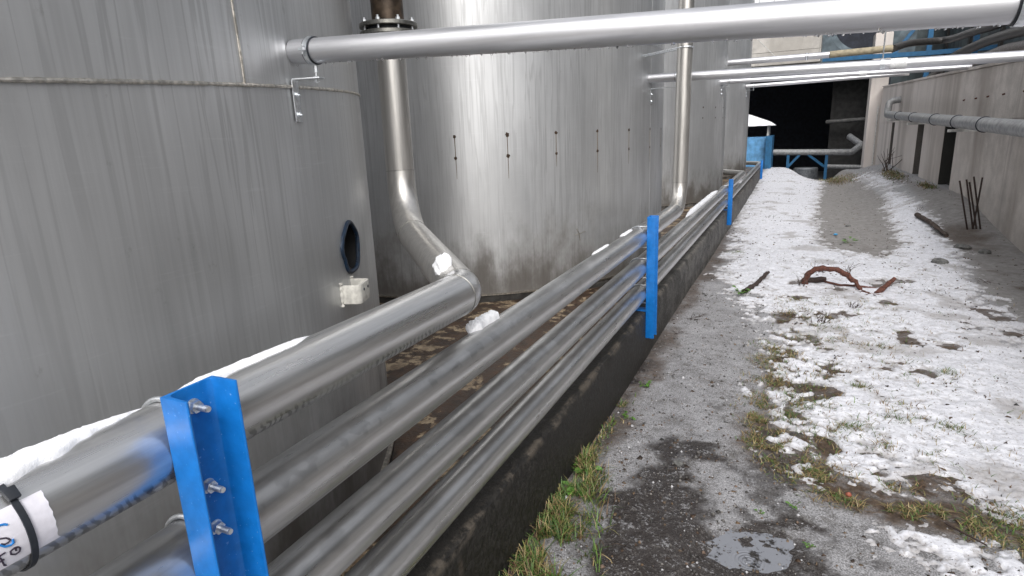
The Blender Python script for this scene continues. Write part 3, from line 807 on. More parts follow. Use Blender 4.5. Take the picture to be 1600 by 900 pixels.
# ================================================================== blue posts with U bolts
def hexnut(mb, p, ax, r, h):
    u = ax.orthogonal().normalized(); w = ax.cross(u); v = []
    for hh in (0, h):
        for k in range(6):
            a = math.pi / 3 * k + .3; v.append(p + ax * hh + (u * math.cos(a) + w * math.sin(a)) * r)
    mb.add(v, [(5, 4, 3, 2, 1, 0), (6, 7, 8, 9, 10, 11)] + [(k, (k + 1) % 6, 6 + (k + 1) % 6, 6 + k) for k in range(6)])
def post(yc, pipes, ztop, zbot, label):
    w = .050
    root = empty('support_post', (-.915, yc, zbot), label, 'post', 'blue steel posts holding the pipes')
    xf = -.918; t = .006; fl_ = .062
    prof = [(xf, yc - w), (xf + fl_, yc - w)]
    # rounded free edge, tapered flange, fillet in the corner
    prof += [(xf + fl_ + .0015, yc - w + .002), (xf + fl_, yc - w + .0055), (xf + .018, yc - w + .0085), (xf + .011, yc - w + .011), (xf + t + .0015, yc - w + .017), (xf + t, yc - w + .023)]
    prof += [(x, 2 * yc - y) for x, y in prof[::-1]]
    mb = MB(); mb.prism(prof, zbot, ztop, 'z'); mb.obj('channel', M['blue'], root, bevel=.0009, ang=20)
    for k in pipes:
        r = PR[k]; rr = r + .006; cx, cz = PX[k], PZ[k]
        P = [Vector((xf + .045, yc, cz + rr))]
        P.append(Vector((cx, yc, cz + rr)))
        P += [Vector((cx - rr * math.sin(a), yc, cz + rr * math.cos(a))) for a in np.linspace(0, math.pi, 21)[1:-1]]
        P += [Vector((cx, yc, cz - rr)), Vector((xf + .045, yc, cz - rr))]
        mb = MB(); mb.tube(P, .0052, 12); ub = mb.obj('u_bolt', M['zinc'], root)
        for s_ in (1, -1):
            mb = MB(); hexnut(mb, Vector((xf + t + .0015, yc, cz + s_ * rr)), Vector((1, 0, 0)), .0115, .011)
            mb.tube([(xf + t, yc, cz + s_ * rr), (xf + t + .0016, yc, cz + s_ * rr)], .0135, 20)
            # thread ridges
            for q in range(9):
                x = xf + t + .015 + q * .0024; mb.tube([(x, yc, cz + s_ * rr), (x + .0012, yc, cz + s_ * rr)], .0058, 12)
            mb.obj('nut', M['zinc'], ub, ang=25)
    mb = MB(); mb.box(-1.07, xf - .0005, yc - .045, yc + .045, -1.296, -1.289); mb.obj('foot_plate', M['blue'], root, bevel=.001)
    return root
post(POSTY[0], [0, 1, 2, 3], -.39, -1.52, 'nearest blue channel post with three bolts showing, in front of the thick pipe')
post(POSTY[1], [1, 2, 3], -.59, -1.50, 'second blue post, bolted to the kerb and holding three pipes')
post(POSTY[2], [2, 3], -.80, -1.54, 'third blue post, holding two pipes beside the third tank')
post(POSTY[3], [3], -1.02, -1.62, 'farthest blue post, at the end of the kerb beside the blue hut')

# ================================================================== overhead crossing pipes
def crossing(label, p0, p1, r, clamps, bracket=True, drops=0, tagx=None, hanger=None, mat='steel_x'):
    p0 = Vector(p0); p1 = Vector(p1); d = (p1 - p0).normalized()
    root = empty('overhead_pipe', p0, label, 'pipe', 'thin pipes crossing overhead')
    n = 40
    mb = MB(); mb.tube([p0.lerp(p1, k / n) for k in range(n + 1)], r, 40); mb.obj('pipe_tube', M[mat], root)
    u = Vector((0, 0, 1)); u = (u - d * u.dot(d)).normalized(); w = d.cross(u)
    def ringo(c, rad, hw, th_, mb):
        v = []; N = 40
        for k in range(N):
            a = 2 * math.pi * k / N; e = u * math.cos(a) + w * math.sin(a)
            for (dx, o_) in ((-hw, 0), (hw, 0), (hw, th_), (-hw, th_)): v.append(c + d * dx + e * (rad + o_))
        mb.add(v, [(k * 4 + q, ((k + 1) % N) * 4 + q, ((k + 1) % N) * 4 + (q + 1) % 4, k * 4 + (q + 1) % 4) for k in range(N) for q in range(4)])
    s = r / .037
    for (x, br) in clamps:
        c = p0 + d * x
        mb = MB(); ringo(c, r + .0002, .0125 * s, .0035 * s, mb); cl = mb.obj('clamp_lining', M['rubber'], root)
        mb = MB(); ringo(c, r + .003 * s, .0085 * s, .0025 * s, mb)
        for sg in (1, -1):
            q = c + w * (sg * -(r + .012 * s)) ; mb.add([q + d * a + w * b + u * e for a in (-.0085 * s, .0085 * s) for b in (-.009 * s, .009 * s) for e in (-.004 * s, .004 * s)],
                [(0, 1, 3, 2), (4, 6, 7, 5), (0, 4, 5, 1), (2, 3, 7, 6), (0, 2, 6, 4), (1, 5, 7, 3)])
            mb.tube([q - u * .014 * s, q + u * .014 * s], .003 * s, 10); hexnut(mb, q + u * .005 * s, u, .0055 * s, .004 * s)
        cm = mb.obj('clamp', M['zinc'], root, ang=30)
        if br:
            # stud, horizontal arm and vertical leg bolted to the tank
            zb = c.z - r - .045 * s
            mb = MB(); mb.cyl((c.x, c.y, c.z - r), (c.x, c.y, zb - .012 * s), .004 * s, 10)
            mb.cyl((c.x, c.y, c.z - r - .004 * s), (c.x, c.y, c.z - r - .026 * s), .0065 * s, 6)
            hexnut(mb, Vector((c.x, c.y, zb + .003)), Vector((0, 0, 1)), .008 * s, .005 * s); hexnut(mb, Vector((c.x, c.y, zb - .009)), Vector((0, 0, 1)), .008 * s, .005 * s)
            mb.obj('stud', M['zinc'], cm, ang=25)
            nrm = Vector((c.x - TX, c.y - TC[br - 1], 0)).normalized(); wall = Vector((TX, TC[br - 1], zb)) + nrm * (TR + .004); tg = Vector((-nrm.y, nrm.x, 0))
            L = (Vector((c.x, c.y, zb)) - wall).length + .018 * s; hw = .018 * s; t = .004
            pr = [(0, -.125 * s), (t, -.125 * s), (t, -t), (t + .004, 0 - .0005), (L, 0 - .0005), (L, t), (.004, t), (0, -.002)]
            # one bent flat bar
            pr = [(0, -.125 * s), (t, -.125 * s), (t, -.006), (.006, -.0), (L, -.0), (L, t), (.005, t), (0, -.002)]
            mb = MB(); nn = len(pr); v = [wall + nrm * a + Vector((0, 0, b)) + tg * e for e in (-hw, hw) for a, b in pr]
            mb.add(v, [tuple(range(nn))[::-1], tuple(range(nn, 2 * nn))] + [(k, (k + 1) % nn, nn + (k + 1) % nn, nn + k) for k in range(nn)])
            bk = mb.obj('bracket', M['zinc'], root, bevel=.0007)
            for zz in (-.045, -.105):
                mb = MB(); q = wall + Vector((0, 0, zz * s)) + nrm * t; hexnut(mb, q, nrm, .008 * s, .007 * s); mb.tube([q, q + nrm * .012 * s], .0035 * s, 8); mb.obj('bracket_bolt', M['zinc'], bk, ang=25)
    if drops:
        mb = MB()
        for k in range(drops):
            tt = random.random() ** .8; c = p0.lerp(p1, tt); und = random.random() < .6
            a = math.pi + random.gauss(0, .16) if und else random.uniform(1.3, 2.9)
            side = -1
            e = u * math.cos(a) + w * (math.sin(a) * side) if not und else u * math.cos(a) + w * math.sin(a)
            q = c + e * r; rd = random.uniform(.0012, .0036) if und else random.uniform(.0008, .002)
            hgt = rd * (1.5 if und else .6)
            tt1 = d; tt2 = e.cross(d); v = []
            for lv, (h_, ra) in enumerate(((-.0003, 1.0), (.45, .85), (.85, .45))):
                for j in range(8):
                    b = 2 * math.pi * j / 8; v.append(q + e * (h_ * hgt) + (tt1 * math.cos(b) + tt2 * math.sin(b)) * rd * ra)
            v.append(q + e * hgt)
            mb.add(v, [(a_ * 8 + j, a_ * 8 + (j + 1) % 8, a_ * 8 + 8 + (j + 1) % 8, a_ * 8 + 8 + j) for a_ in range(2) for j in range(8)] + [(16 + j, 16 + (j + 1) % 8, 24) for j in range(8)] + [tuple(range(8))[::-1]])
        dr = mb.obj('water_drops', M['drop'], root); dr['kind'] = 'stuff'
    if tagx is not None:
        c = p0 + d * tagx; mb = MB(); ringo(c, r + .001, .055 * s, .003, mb); tgc = mb.obj('coupling_sleeve', M['whitepaint2'], root)
        mb = MB()
        for dx in (-.025, .025):
            q = c + d * dx * s + w * 0 - Vector((0, 0, 0)); e = (u * .35 - w * .93).normalized() if (-w).y < 0 else (u * .35 + w * .93).normalized()
            mb.cyl(q + e * (r + .002), q + e * (r + .007), .006, 8)
        mb.obj('sleeve_screw', M['zinc'], tgc)
    if hanger is not None:
        c = p0 + d * hanger; mb = MB(); mb.cyl(c + Vector((0, 0, r)), c + Vector((0, 0, 3.2)), .006, 8); mb.obj('hanger_rod', M['zinc'], root)
        mb = MB(); ringo(c, r + .001, .018, .006, mb); mb.obj('hanger_clamp', M['zinc'], root)
    return root
M['whitepaint2'] = simple('white_plastic_sleeve', (.70, .71, .72), .4, 0, .08, 30, .1)
op1 = crossing('nearest overhead pipe, wet with drops, clamped to the first tank and crossing the whole top',
    (-1.445, 1.534, .288), (.43, 1.55, .209), .0372, [(.075, 1), (1.828, 0)], drops=170)
op2 = crossing('long overhead pipe with a large white sleeve, hung on a thin rod',
    (-1.425, 6.5, .530), (3.1, 6.5, .455), .043, [(.30, 2)], tagx=2.21, hanger=2.09)
op3 = crossing('thin overhead pipe with a small white sleeve, from the third tank to the concrete wall',
    (-1.45, 13.3, .915), (2.72, 13.4, .870), .045, [(.18, 3)], tagx=2.52)
op4 = crossing('farthest overhead pipe, from the last tank to the concrete pillar',
    (-1.45, 20.3, 1.215), (2.75, 20.4, 1.27), .055, [(.22, 4)])
op5 = crossing('highest background overhead pipe, joining the yellowed insulated line',
    (-1.5, 15.0, 1.43), (.55, 15.0, 1.42), .065, [(1.62, 0)])
# sleeve round the end of OP1: rubber grommet where it meets the tank
mb = MB(); c = Vector((-1.4455, 1.534, .288))
# cable and wire
mb = MB(); mb.tube([(.55, 15.0, 1.42), (1.7, 15.2, 1.46)], .07, 24)
o = mb.obj('insulated_pipe', M['ochrepipe']); tag(o, 'yellowed insulated pipe below the fan housing', 'pipe')

# ================================================================== right concrete wall
def wall_part(y0, y1, z0, z1, x0=2.7, x1=3.05):
    return (x0, x1, y0, y1, z0, z1)
wr = empty('concrete_wall', (2.87, 9, -1.7), 'tall stained concrete wall with narrow dark slots on the right of the lane', 'wall')
TOP = .80
piers = [(-3, 13.72), (14.75, 16.93), (17.75, 21.6), (22.2, 25.4)]
for a, b in piers:
    mb = MB(); mb.box(2.7, 3.05, a, b, -2.2, -.03); mb.obj('wall_pier', M['wall'], wr, smooth=False, bevel=.012)
tz = lambda y: .72 + .03 * (y - 10.5)
mb = MB(); mb.prism([(-3, -.028), (25.4, -.028), (25.4, tz(25.4)), (-3, tz(-3))], 2.696, 3.05, 'x'); mb.obj('wall_beam', M['wall'], wr, smooth=False, bevel=.015)
mb = MB(); mb.prism([(-3, tz(-3) + .002), (25.39, tz(25.39) + .002), (25.39, tz(25.39) + .05), (-3, tz(-3) + .05)], 2.67, 3.12, 'x'); mb.obj('wall_coping', M['wall'], wr, smooth=False, bevel=.01)
M['slotblack'] = concrete('black_shaded_slot_concrete', (.035, .034, .030), (.018, .018, .016))  # shade of the deep slots, with some grime, painted into the concrete colour
M['slotgrey'] = concrete('grey_shaded_slot_concrete', (.12, .11, .10), (.07, .065, .06))
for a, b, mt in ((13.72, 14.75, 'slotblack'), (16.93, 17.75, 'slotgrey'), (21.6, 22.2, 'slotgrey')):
    mb = MB(); mb.box(3.051, 3.2, a - .2, b + .2, -2.2, -.05); mb.obj('slot_back', M[mt], wr, smooth=False)
    mb = MB(); mb.box(2.706, 3.045, b - .012, b - .002, -2.2, -.032); mb.obj('slot_shade_panel', M[mt], wr, smooth=False)  # thin dark panel over the pier end carries the painted slot shade
    mb = MB(); mb.box(2.85, 3.04, a + .003, b - .02, -2.2, -1.25); mb.obj('slot_sill', M[mt], wr, smooth=False)
for y in (10.2, 11.1, 11.9, 12.6, 13.4): 
    mb = MB(); mb.cyl((2.70, y, .32), (2.665, y, .31), .012, 8); mb.obj('wall_anchor', M['rustm'], wr)
wp = MB(); wp.box(2.33, 2.86, 25.5, 26.3, -2.3, 3.0); o = wp.obj('concrete_pillar', M['wall'], smooth=False, bevel=.02)
tag(o, 'pale concrete pillar at the far end of the slotted wall', 'pillar')
mb = MB(); mb.tube([(2.62, 25.46, -1.5), (2.62, 25.46, .55)], .025, 8); o = mb.obj('conduit', M['greycon']); tag(o, 'thin white conduit running down the concrete pillar', 'conduit')
# insulated duct on the wall with straps
du = empty('wall_duct', (2.4, 8, -.13), 'fat grey insulated pipe with straps, mounted along the concrete wall', 'pipe')
zz = lambda y: -.13 + .0285 * (y - 9.3)
P = [(2.4, 4.0, zz(4)), (2.4, 20.6, zz(20.6)), (2.4, 20.95, zz(21) + .0), (2.4, 20.95, .52), (3.0, 20.95, .54)]
pcs = fillet([(2.4, 4, zz(4)), (2.4, 20.9, zz(20.9)), (2.42, 20.95, .58), (2.72, 20.95, .60)], [.15, .13], 8)
for kind, path in pcs:
    mb = MB(); mb.tube(path if kind == 'elbow' else subdiv(path, 1.5), .098 if (path[0].y < 20.6) else .09, 28); mb.obj('duct_elbow' if kind == 'elbow' else 'duct_run', M['insul'], du)
for y in (10.6, 12.2, 14.0, 16.4, 18.6, 7.5):
    mb = MB(); ring = [Vector((2.4 + .100 * math.cos(t), y, zz(y) + .100 * math.sin(t))) for t in np.linspace(0, 2 * math.pi, 33)[:-1]]
    mb.tube(ring, .011, 6, closed=True); mb.obj('duct_strap', M['rubber'], du)
for y in (12.2, 16.4, 7.5, 19.8):
    mb = MB(); mb.box(2.28, 2.70, y - .03, y + .03, zz(y) - .16, zz(y) - .115); mb.box(2.38, 2.42, y - .02, y + .02, zz(y) - .12, zz(y) - .095); mb.obj('duct_bracket', M['greycon'], du, smooth=False)
# conduit on the wall under the duct
# hoses over the wall top
def hose(label, pts, r, mat):
    P = [Vector(p) for p in pts]; out = []
    for i in range(len(P) - 1):
        a = P[max(0, i - 1)]; b = P[i]; c = P[i + 1]; d = P[min(len(P) - 1, i + 2)]
        for k in range(8):
            t = k / 8; out.append(.5 * ((2 * b) + (c - a) * t + (2 * a - 5 * b + 4 * c - d) * t * t + (3 * b - a - 3 * c + d) * t ** 3))
    out.append(P[-1]); mb = MB(); mb.tube(out, r, 16); o = mb.obj('hose', mat); tag(o, label, 'hose', 'hoses slung over the wall top'); return o
hose('upper black hose, rising to the top right corner behind the near pipe', [(1.72, 15.25, 1.46), (2.2, 16.5, 1.66), (2.95, 17.05, 1.72), (2.95, 14.8, 1.59), (2.95, 13.1, 1.50), (2.95, 11.85, 1.52), (2.95, 10.8, 1.75), (2.95, 9.5, 2.1)], .075, M['hose'])
hose('middle black hose, sagging onto the wall above the white sleeve', [(3.0, 19.5, .95), (2.95, 17.2, 1.15), (2.95, 16.1, 1.28), (2.95, 14.2, 1.30), (2.95, 13.0, 1.28), (2.95, 11.7, 1.22), (2.95, 9.5, 1.1)], .085, M['hose'])
hose('pale grey hose, lowest of those over the wall', [(2.95, 16.4, .92), (2.95, 14.8, 1.0), (2.95, 13.4, 1.04), (2.95, 12.35, 1.04), (2.95, 11.6, 1.0), (2.95, 9, .9)], .075, M['greyhose'])

# ================================================================== background buildings
M['dimpipe'] = simple('dull_dark_pipe', (.09, .09, .09), .7, 0, .3, 8, 0)
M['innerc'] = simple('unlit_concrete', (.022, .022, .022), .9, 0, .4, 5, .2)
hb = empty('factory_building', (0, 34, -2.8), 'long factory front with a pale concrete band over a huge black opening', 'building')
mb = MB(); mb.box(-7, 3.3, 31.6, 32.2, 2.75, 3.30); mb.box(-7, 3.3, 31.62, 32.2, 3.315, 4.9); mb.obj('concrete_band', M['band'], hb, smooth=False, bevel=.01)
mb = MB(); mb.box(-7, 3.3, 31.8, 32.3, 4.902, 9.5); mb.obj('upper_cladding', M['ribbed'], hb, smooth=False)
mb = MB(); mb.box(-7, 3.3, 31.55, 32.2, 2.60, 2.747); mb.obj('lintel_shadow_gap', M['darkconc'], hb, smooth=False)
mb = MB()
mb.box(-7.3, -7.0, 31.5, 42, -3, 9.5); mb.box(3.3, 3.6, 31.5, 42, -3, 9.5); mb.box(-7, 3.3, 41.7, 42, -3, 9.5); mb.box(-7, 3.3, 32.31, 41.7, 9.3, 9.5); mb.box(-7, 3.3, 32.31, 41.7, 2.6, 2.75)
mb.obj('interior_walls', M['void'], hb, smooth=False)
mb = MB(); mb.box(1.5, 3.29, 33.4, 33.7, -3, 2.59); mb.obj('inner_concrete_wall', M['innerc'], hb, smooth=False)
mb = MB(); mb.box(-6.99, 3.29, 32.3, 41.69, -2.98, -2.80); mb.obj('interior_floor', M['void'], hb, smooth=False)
mb = MB(); mb.cyl((1.3, 32.9, .10), (2.9, 32.7, .16), .09, 16); o = mb.obj('pipe', M['dimpipe']); tag(o, 'short dim pipe inside the black opening', 'pipe')
mb = MB(); mb.cyl((1.5, 32.6, -1.95), (3.1, 32.5, -2.0), .10, 16); o = mb.obj('pipe', M['insul']); tag(o, 'low grey pipe lying inside the opening beside the pillar', 'pipe')
# right hall
rh = empty('machine_hall', (8, 26, -2.0), 'dark teal clad machine hall rising beyond the concrete wall', 'building')
mb = MB(); mb.box(5.6, 12, 1, 46, -2.5, 4.6); mb.obj('hall_wall', M['teal'], rh, smooth=False)
mb = MB(); mb.box(5.4, 12.2, .8, 46.2, 4.602, 4.8); mb.obj('hall_roof', M['fan'], rh, smooth=False)
for y in range(4, 46, 4):
    mb = MB(); mb.box(5.52, 5.598, y, y + .25, -2.4, 4.59); mb.obj('hall_column', M['darkconc'], rh, smooth=False)
mb = MB(); mb.box(5.58, 5.599, 20.6, 23.4, .6, 1.9); mb.obj('pale_panel', M['band'], rh, smooth=False)
mb = MB(); mb.box(3.61, 7.2, 33, 33.3, -2.5, 6.5); o = mb.obj('steel_screen_wall', M['teal'], smooth=False); tag(o, 'dark sheet wall between the factory front and the hall', 'wall')
# fan housing
fa = empty('fan_housing', (2.0, 26, 2.4), 'blue grey square fan housing with a round black mouth, above the far pipes', 'ventilation unit')
mb = MB(); N = 48; cxf, czf, rf = 2.05, 3.55, 1.00
x0, x1, z0, z1 = .70, 3.6, 2.20, 4.9
sq = []
for k in range(N):
    a = 2 * math.pi * k / N; c_, s_ = math.cos(a), math.sin(a)
    kx = ((x1 - cxf) if c_ > 0 else (cxf - x0)) / max(1e-6, abs(c_)); kz = ((z1 - czf) if s_ > 0 else (czf - z0)) / max(1e-6, abs(s_)); q = min(kx, kz)
    sq.append((cxf + c_ * q, czf + s_ * q))
v = [(x, 26.0, z) for x, z in sq] + [(cxf + 1.20 * math.cos(2 * math.pi * k / N), 25.95, czf + 1.20 * math.sin(2 * math.pi * k / N)) for k in range(N)] + \
    [(cxf + rf * math.cos(2 * math.pi * k / N), 26.15, czf + rf * math.sin(2 * math.pi * k / N)) for k in range(N)] + \
    [(cxf + rf * math.cos(2 * math.pi * k / N), 27.2, czf + rf * math.sin(2 * math.pi * k / N)) for k in range(N)] + [(x, 27.3, z) for x, z in sq]
f = []
for ring_ in range(3):
    for k in range(N): f.append((ring_ * N + k, ring_ * N + (k + 1) % N, (ring_ + 1) * N + (k + 1) % N, (ring_ + 1) * N + k))
for k in range(N): f.append((k, (k + 1) % N, 4 * N + (k + 1) % N, 4 * N + k))
f.append(tuple(4 * N + k for k in range(N)))
mb.add(v, f); mb.obj('housing', M['fan'], fa, ang=40)
mb = MB(); mb.tube([(cxf, 26.9, czf), (cxf, 27.0, czf)], rf * .99, 40); mb.obj('fan_mouth', M['void'], fa)
# blue gantry beams
ga = empty('blue_gantry', (2.5, 24, 2.0), 'blue steel beams with a slanting brace behind the overhead pipes', 'steel frame')
mb = MB(); mb.tube([(.72, 25, 2.22), (3.7, 24.6, 2.12)], .10, 4); mb.obj('beam', M['bluefar'], ga, smooth=False)
mb = MB(); mb.tube([(3.7, 24.6, 2.12), (5.55, 24.4, 2.12)], .10, 4); mb.obj('beam', M['bluefar'], ga, smooth=False)
mb = MB(); mb.tube([(2.85, 24.7, 2.2), (3.6, 24.7, 3.3)], .075, 4); mb.obj('brace', M['bluefar'], ga, smooth=False)
for x in (3.75, 5.0):
    mb = MB(); mb.box(x, x + .14, 24.75, 24.9, -2.2, 3.9); mb.obj('upright', M['bluefar'], ga, smooth=False)
# blue hut with snowy cone roof
ht = empty('blue_hut', (-1.7, 26, -1.7), 'small sky blue hut with open sides and a snow covered roof', 'hut')
mb = MB(); mb.box(-2.9, -.99, 25.6, 27.4, -1.9, -.37); mb.obj('hut_body', M['bluetank'], ht, smooth=False, bevel=.01)
mb = MB(); mb.box(-.985, -.76, 25.2, 27.4, -1.9, -.34); mb.obj('side_panel', M['bluefar'], ht, smooth=False, bevel=.01)
for x in (-2.8, -.98):
    mb = MB(); mb.box(x, x + .06, 25.65, 25.71, -.37, .03); mb.obj('roof_prop', M['greycon'], ht, smooth=False)
    mb = MB(); mb.box(x, x + .06, 27.2, 27.26, -.37, .03); mb.obj('roof_prop', M['greycon'], ht, smooth=False)
mb = MB(); mb.add([(-3.2, 25.4, .03), (-.74, 25.4, .03), (-.74, 27.6, .03), (-3.2, 27.6, .03), (-1.97, 26.5, .52)], [(0, 1, 4), (1, 2, 4), (2, 3, 4), (3, 0, 4), (3, 2, 1, 0)]); mb.obj('hut_roof', M['greycon'], ht, smooth=False)
mb = MB()
v = []; G = 14
for j in range(G + 1):
    for k in range(G + 1):
        a, b = k / G, j / G; x = -3.22 + 2.5 * a; y = 25.38 + 2.24 * b; h = 1 - max(abs(2 * a - 1), abs(2 * b - 1))
        v.append((x, y, .036 + .5 * h + .07 * min(1, h * 8 + .15) + .015 * math.sin(k * 3.1 + j * 1.7)))
mb.add(v, [(j * (G + 1) + k, j * (G + 1) + k + 1, (j + 1) * (G + 1) + k + 1, (j + 1) * (G + 1) + k) for j in range(G) for k in range(G)]); mb.obj('roof_snow', M['snow2'], ht, ang=60)
# trestle with pipe
tr = empty('pipe_trestle', (.3, 28.5, -2.0), 'blue trestle carrying a grey pipe across the black opening', 'pipe support')
sx = lambda x, y=28.5: x * y / 26; 
yt = 28.5; k_ = yt / 26
mb = MB()
for x in (-.231, 1.10):
    mb = MB(); mb.box(x * k_, x * k_ + .11, yt - .06, yt + .06, -2.6, -1.15); mb.obj('trestle_leg', M['bluefar'], tr, smooth=False)
for a, b in (((-.17, -1.56), (.22, -1.10)), ((.52, -1.10), (1.10, -1.56))):
    mb = MB(); mb.tube([(a[0] * k_, yt, a[1] * k_), (b[0] * k_, yt, b[1] * k_)], .065, 4); mb.obj('trestle_brace', M['bluefar'], tr, smooth=False)
tpz = -1.015 * k_
tpz2 = -.03
pc = fillet([(-2.6, yt, tpz + .08), (1.98 * k_, yt, tpz - .03), (2.30 * k_, yt + .5, -.80 * k_), (1.9 * k_, yt + 1.0, -.48 * k_)], [.15, .12], 6)
pg = empty('grey_pipe', (-2.6, yt, tpz), 'grey pipe resting on the blue trestle and kinking up behind the pillar', 'pipe')
for kind, path in pc: 
    mb = MB(); mb.tube(path if kind == 'elbow' else subdiv(path, 1), .125, 20); mb.obj('pipe_elbow' if kind == 'elbow' else 'pipe_run', M['insul'], pg)
mb = MB(); mb.tube([(.55, 30.4, -3.0), (.55, 30.4, -2.95), (.55, 30.4, -1.90), (.55, 30.4, -1.86)], [.48, .50, .50, .47], 32)
for zq in (-2.05, -2.25): mb.tube([(.55 + .505 * math.cos(t), 30.4 + .505 * math.sin(t), zq) for t in np.linspace(0, 2 * math.pi, 33)[:-1]], .015, 6, closed=True)
o = mb.obj('steel_drum', M['drum']); tag(o, 'grey ribbed drum standing under the blue trestle', 'drum')
# thin cable dropping across
mb = MB(); mb.tube([(-1.45, 15.5, 2.6), (-.9, 15.3, 1.9), (-.35, 15.1, 1.33)], .007, 6); o = mb.obj('thin_cable', M['greycon']); tag(o, 'thin pale cable slanting down beside the farthest tanks', 'cable')

# ================================================================== snow lying on the pipes
def pipe_snow(label, k, y0, y1, phi0, phi1, thick, seed, ragged=10):
    nu, nv = max(60, int((y1 - y0) / .007)), 20
    v = []; cx, cz, r = PX[k], PZ[k], PR[k]
    for i in range(nu + 1):
        u = i / nu; y = y0 + (y1 - y0) * u
        e = min(1, min(u, 1 - u) * 6) ** .6
        lo = phi0(u) + ragged * (float(fbm(np.array([y * 1.]), np.array([seed * 1.]), 14, 4, seed)[0]) - .5)
        hi = phi1(u); mid = (lo + hi) / 2; lo = mid + (lo - mid) * e; hi = mid + (hi - mid) * e
        for j in range(nv + 1):
            w = j / nv; a = R_(lo + (hi - lo) * w)
            n_ = float(fbm(np.array([y]), np.array([a * 2.]), 22, 4, seed + 3)[0])
            h = thick(u) * (max(0, 1 - (2 * w - 1) ** 4) ** .5) * (.65 + .7 * n_) * e
            v.append((cx + (r + h - .0015) * math.cos(a), y, cz + (r + h - .0015) * math.sin(a)))
    mb = MB(); mb.add(v, [(i * (nv + 1) + j, i * (nv + 1) + j + 1, (i + 1) * (nv + 1) + j + 1, (i + 1) * (nv + 1) + j) for i in range(nu) for j in range(nv)])
    o = mb.obj('snow_strip', M['snow2'], ang=80); tag(o, label, 'snow', 'snow left on the pipes')
pipe_snow('long snow ridge on the thick pipe, left of the nearest blue post', 0, -.4, .605, lambda u: 68 + 12 * max(0, u - .7) * 3, lambda u: 148, lambda u: .015, 3, 24)
pipe_snow('snow ridge on the thick pipe, just beyond the nearest blue post', 0, .655, 1.03, lambda u: 80 + 16 * u, lambda u: 146, lambda u: .013 * (1 - .45 * u), 5, 20)
pipe_snow('small snow lump on the second pipe, under the big elbow', 1, 1.78, 2.0, lambda u: 88, lambda u: 140, lambda u: .034, 7)
pipe_snow('tiny snow strip on the second pipe, short of the second post', 1, 3.28, 3.62, lambda u: 102, lambda u: 140, lambda u: .011, 9)
pipe_snow('snow strip on the second pipe, touching the second post', 1, 3.92, 4.20, lambda u: 98, lambda u: 140, lambda u: .013, 11)
pipe_snow('snow ridge on the third pipe, before the third post', 2, 6.6, 9.6, lambda u: 85, lambda u: 142, lambda u: .035, 13)
pipe_snow('small snow ball on the lowest pipe, beyond the third post', 3, 13.3, 13.9, lambda u: 70, lambda u: 140, lambda u: .06, 15)
# snow in the crook of the big elbow
def blob(name, c, rx, ry, rz, seed, mat, rot=0, sub=4, amp=.3):
    bm = bmesh.new(); bmesh.ops.create_icosphere(bm, subdivisions=sub, radius=1)
    v = []
    for q in bm.verts:
        p = q.co; n_ = float(fbm(np.array([p.x * 1.3 + p.z * 2]), np.array([p.y * 1.3 - p.z]), 1.4, 4, seed)[0]) - .5
        p = p * (1 + amp * 2 * n_); x, y = p.x * rx, p.y * ry
        v.append((c[0] + x * math.cos(rot) - y * math.sin(rot), c[1] + x * math.sin(rot) + y * math.cos(rot), c[2] + p.z * rz))
    f = [tuple(w.index for w in fc.verts) for fc in bm.faces]; bm.free()
    mb = MB(); mb.add(v, f); return mb.obj(name, mat, ang=80)
o = blob('snow_lump', (-1.100, 1.768, -.442), .036, .040, .056, 4, M['snow2'], rot=.9, amp=.34); tag(o, 'snow lump lying in the crook of the big elbow', 'snow', 'snow left on the pipes')

# ================================================================== vegetation and debris
def blades(roots, hts, lean, cols, width=.0035):
    """curved grass blades; arrays of roots (n,3)"""
    n = len(roots); V = []; C = []
    ang = rng.uniform(0, 2 * math.pi, n); d = np.stack([np.cos(ang), np.sin(ang), np.zeros(n)], 1); s = np.stack([-np.sin(ang), np.cos(ang), np.zeros(n)], 1)
    w = width * rng.uniform(.6, 1.4, n)
    for t in (0, .4, .75, 1.0):
        ctr = roots + d * (lean * hts * t * t)[:, None] + np.array([0, 0, 1]) * (hts * t * (1 - .35 * lean * t))[:, None]
        ww = (w * (1 - t) ** .7 + .0002)[:, None]
        V += [ctr - s * ww, ctr + s * ww]; C += [cols * (.7 + .4 * t)] * 2
    V = np.stack(V, 1).reshape(-1, 3); C = np.stack(C, 1).reshape(-1, 3)
    b = np.arange(n)[:, None, None] * 8; q = np.array([[0, 1, 3, 2], [2, 3, 5, 4], [4, 5, 7, 6]])[None]
    return V, (b + q).reshape(-1, 4), C
GREEN = np.array([(.07, .14, .025), (.11, .19, .04), (.05, .10, .02), (.20, .19, .06)]); DRY = np.array([(.30, .22, .10), (.20, .13, .06), (.12, .07, .035), (.34, .27, .14)])
VA, FA, CA, off = [], [], [], 0
def add_bl(xy, h0, h1, lean0, lean1, pgreen, width=.0035):
    global off
    n = len(xy)
    if n == 0: return
    mq, _ = snow_t(xy[:, 0], xy[:, 1])
    z = gh(xy[:, 0], xy[:, 1]) - .004 + np.maximum(0, .015 * np.tanh(mq * .9)) * .9
    roots = np.concatenate([xy, z[:, None]], 1)
    g = rng.random(n) < pgreen; cols = np.where(g[:, None], GREEN[rng.integers(0, 4, n)], DRY[rng.integers(0, 4, n)]) * rng.uniform(.7, 1.2, (n, 1))
    v, f, c = blades(roots, rng.uniform(h0, h1, n), rng.uniform(lean0, lean1, n), cols, width)
    VA.append(v); FA.append(f + off); CA.append(c); off += len(v)
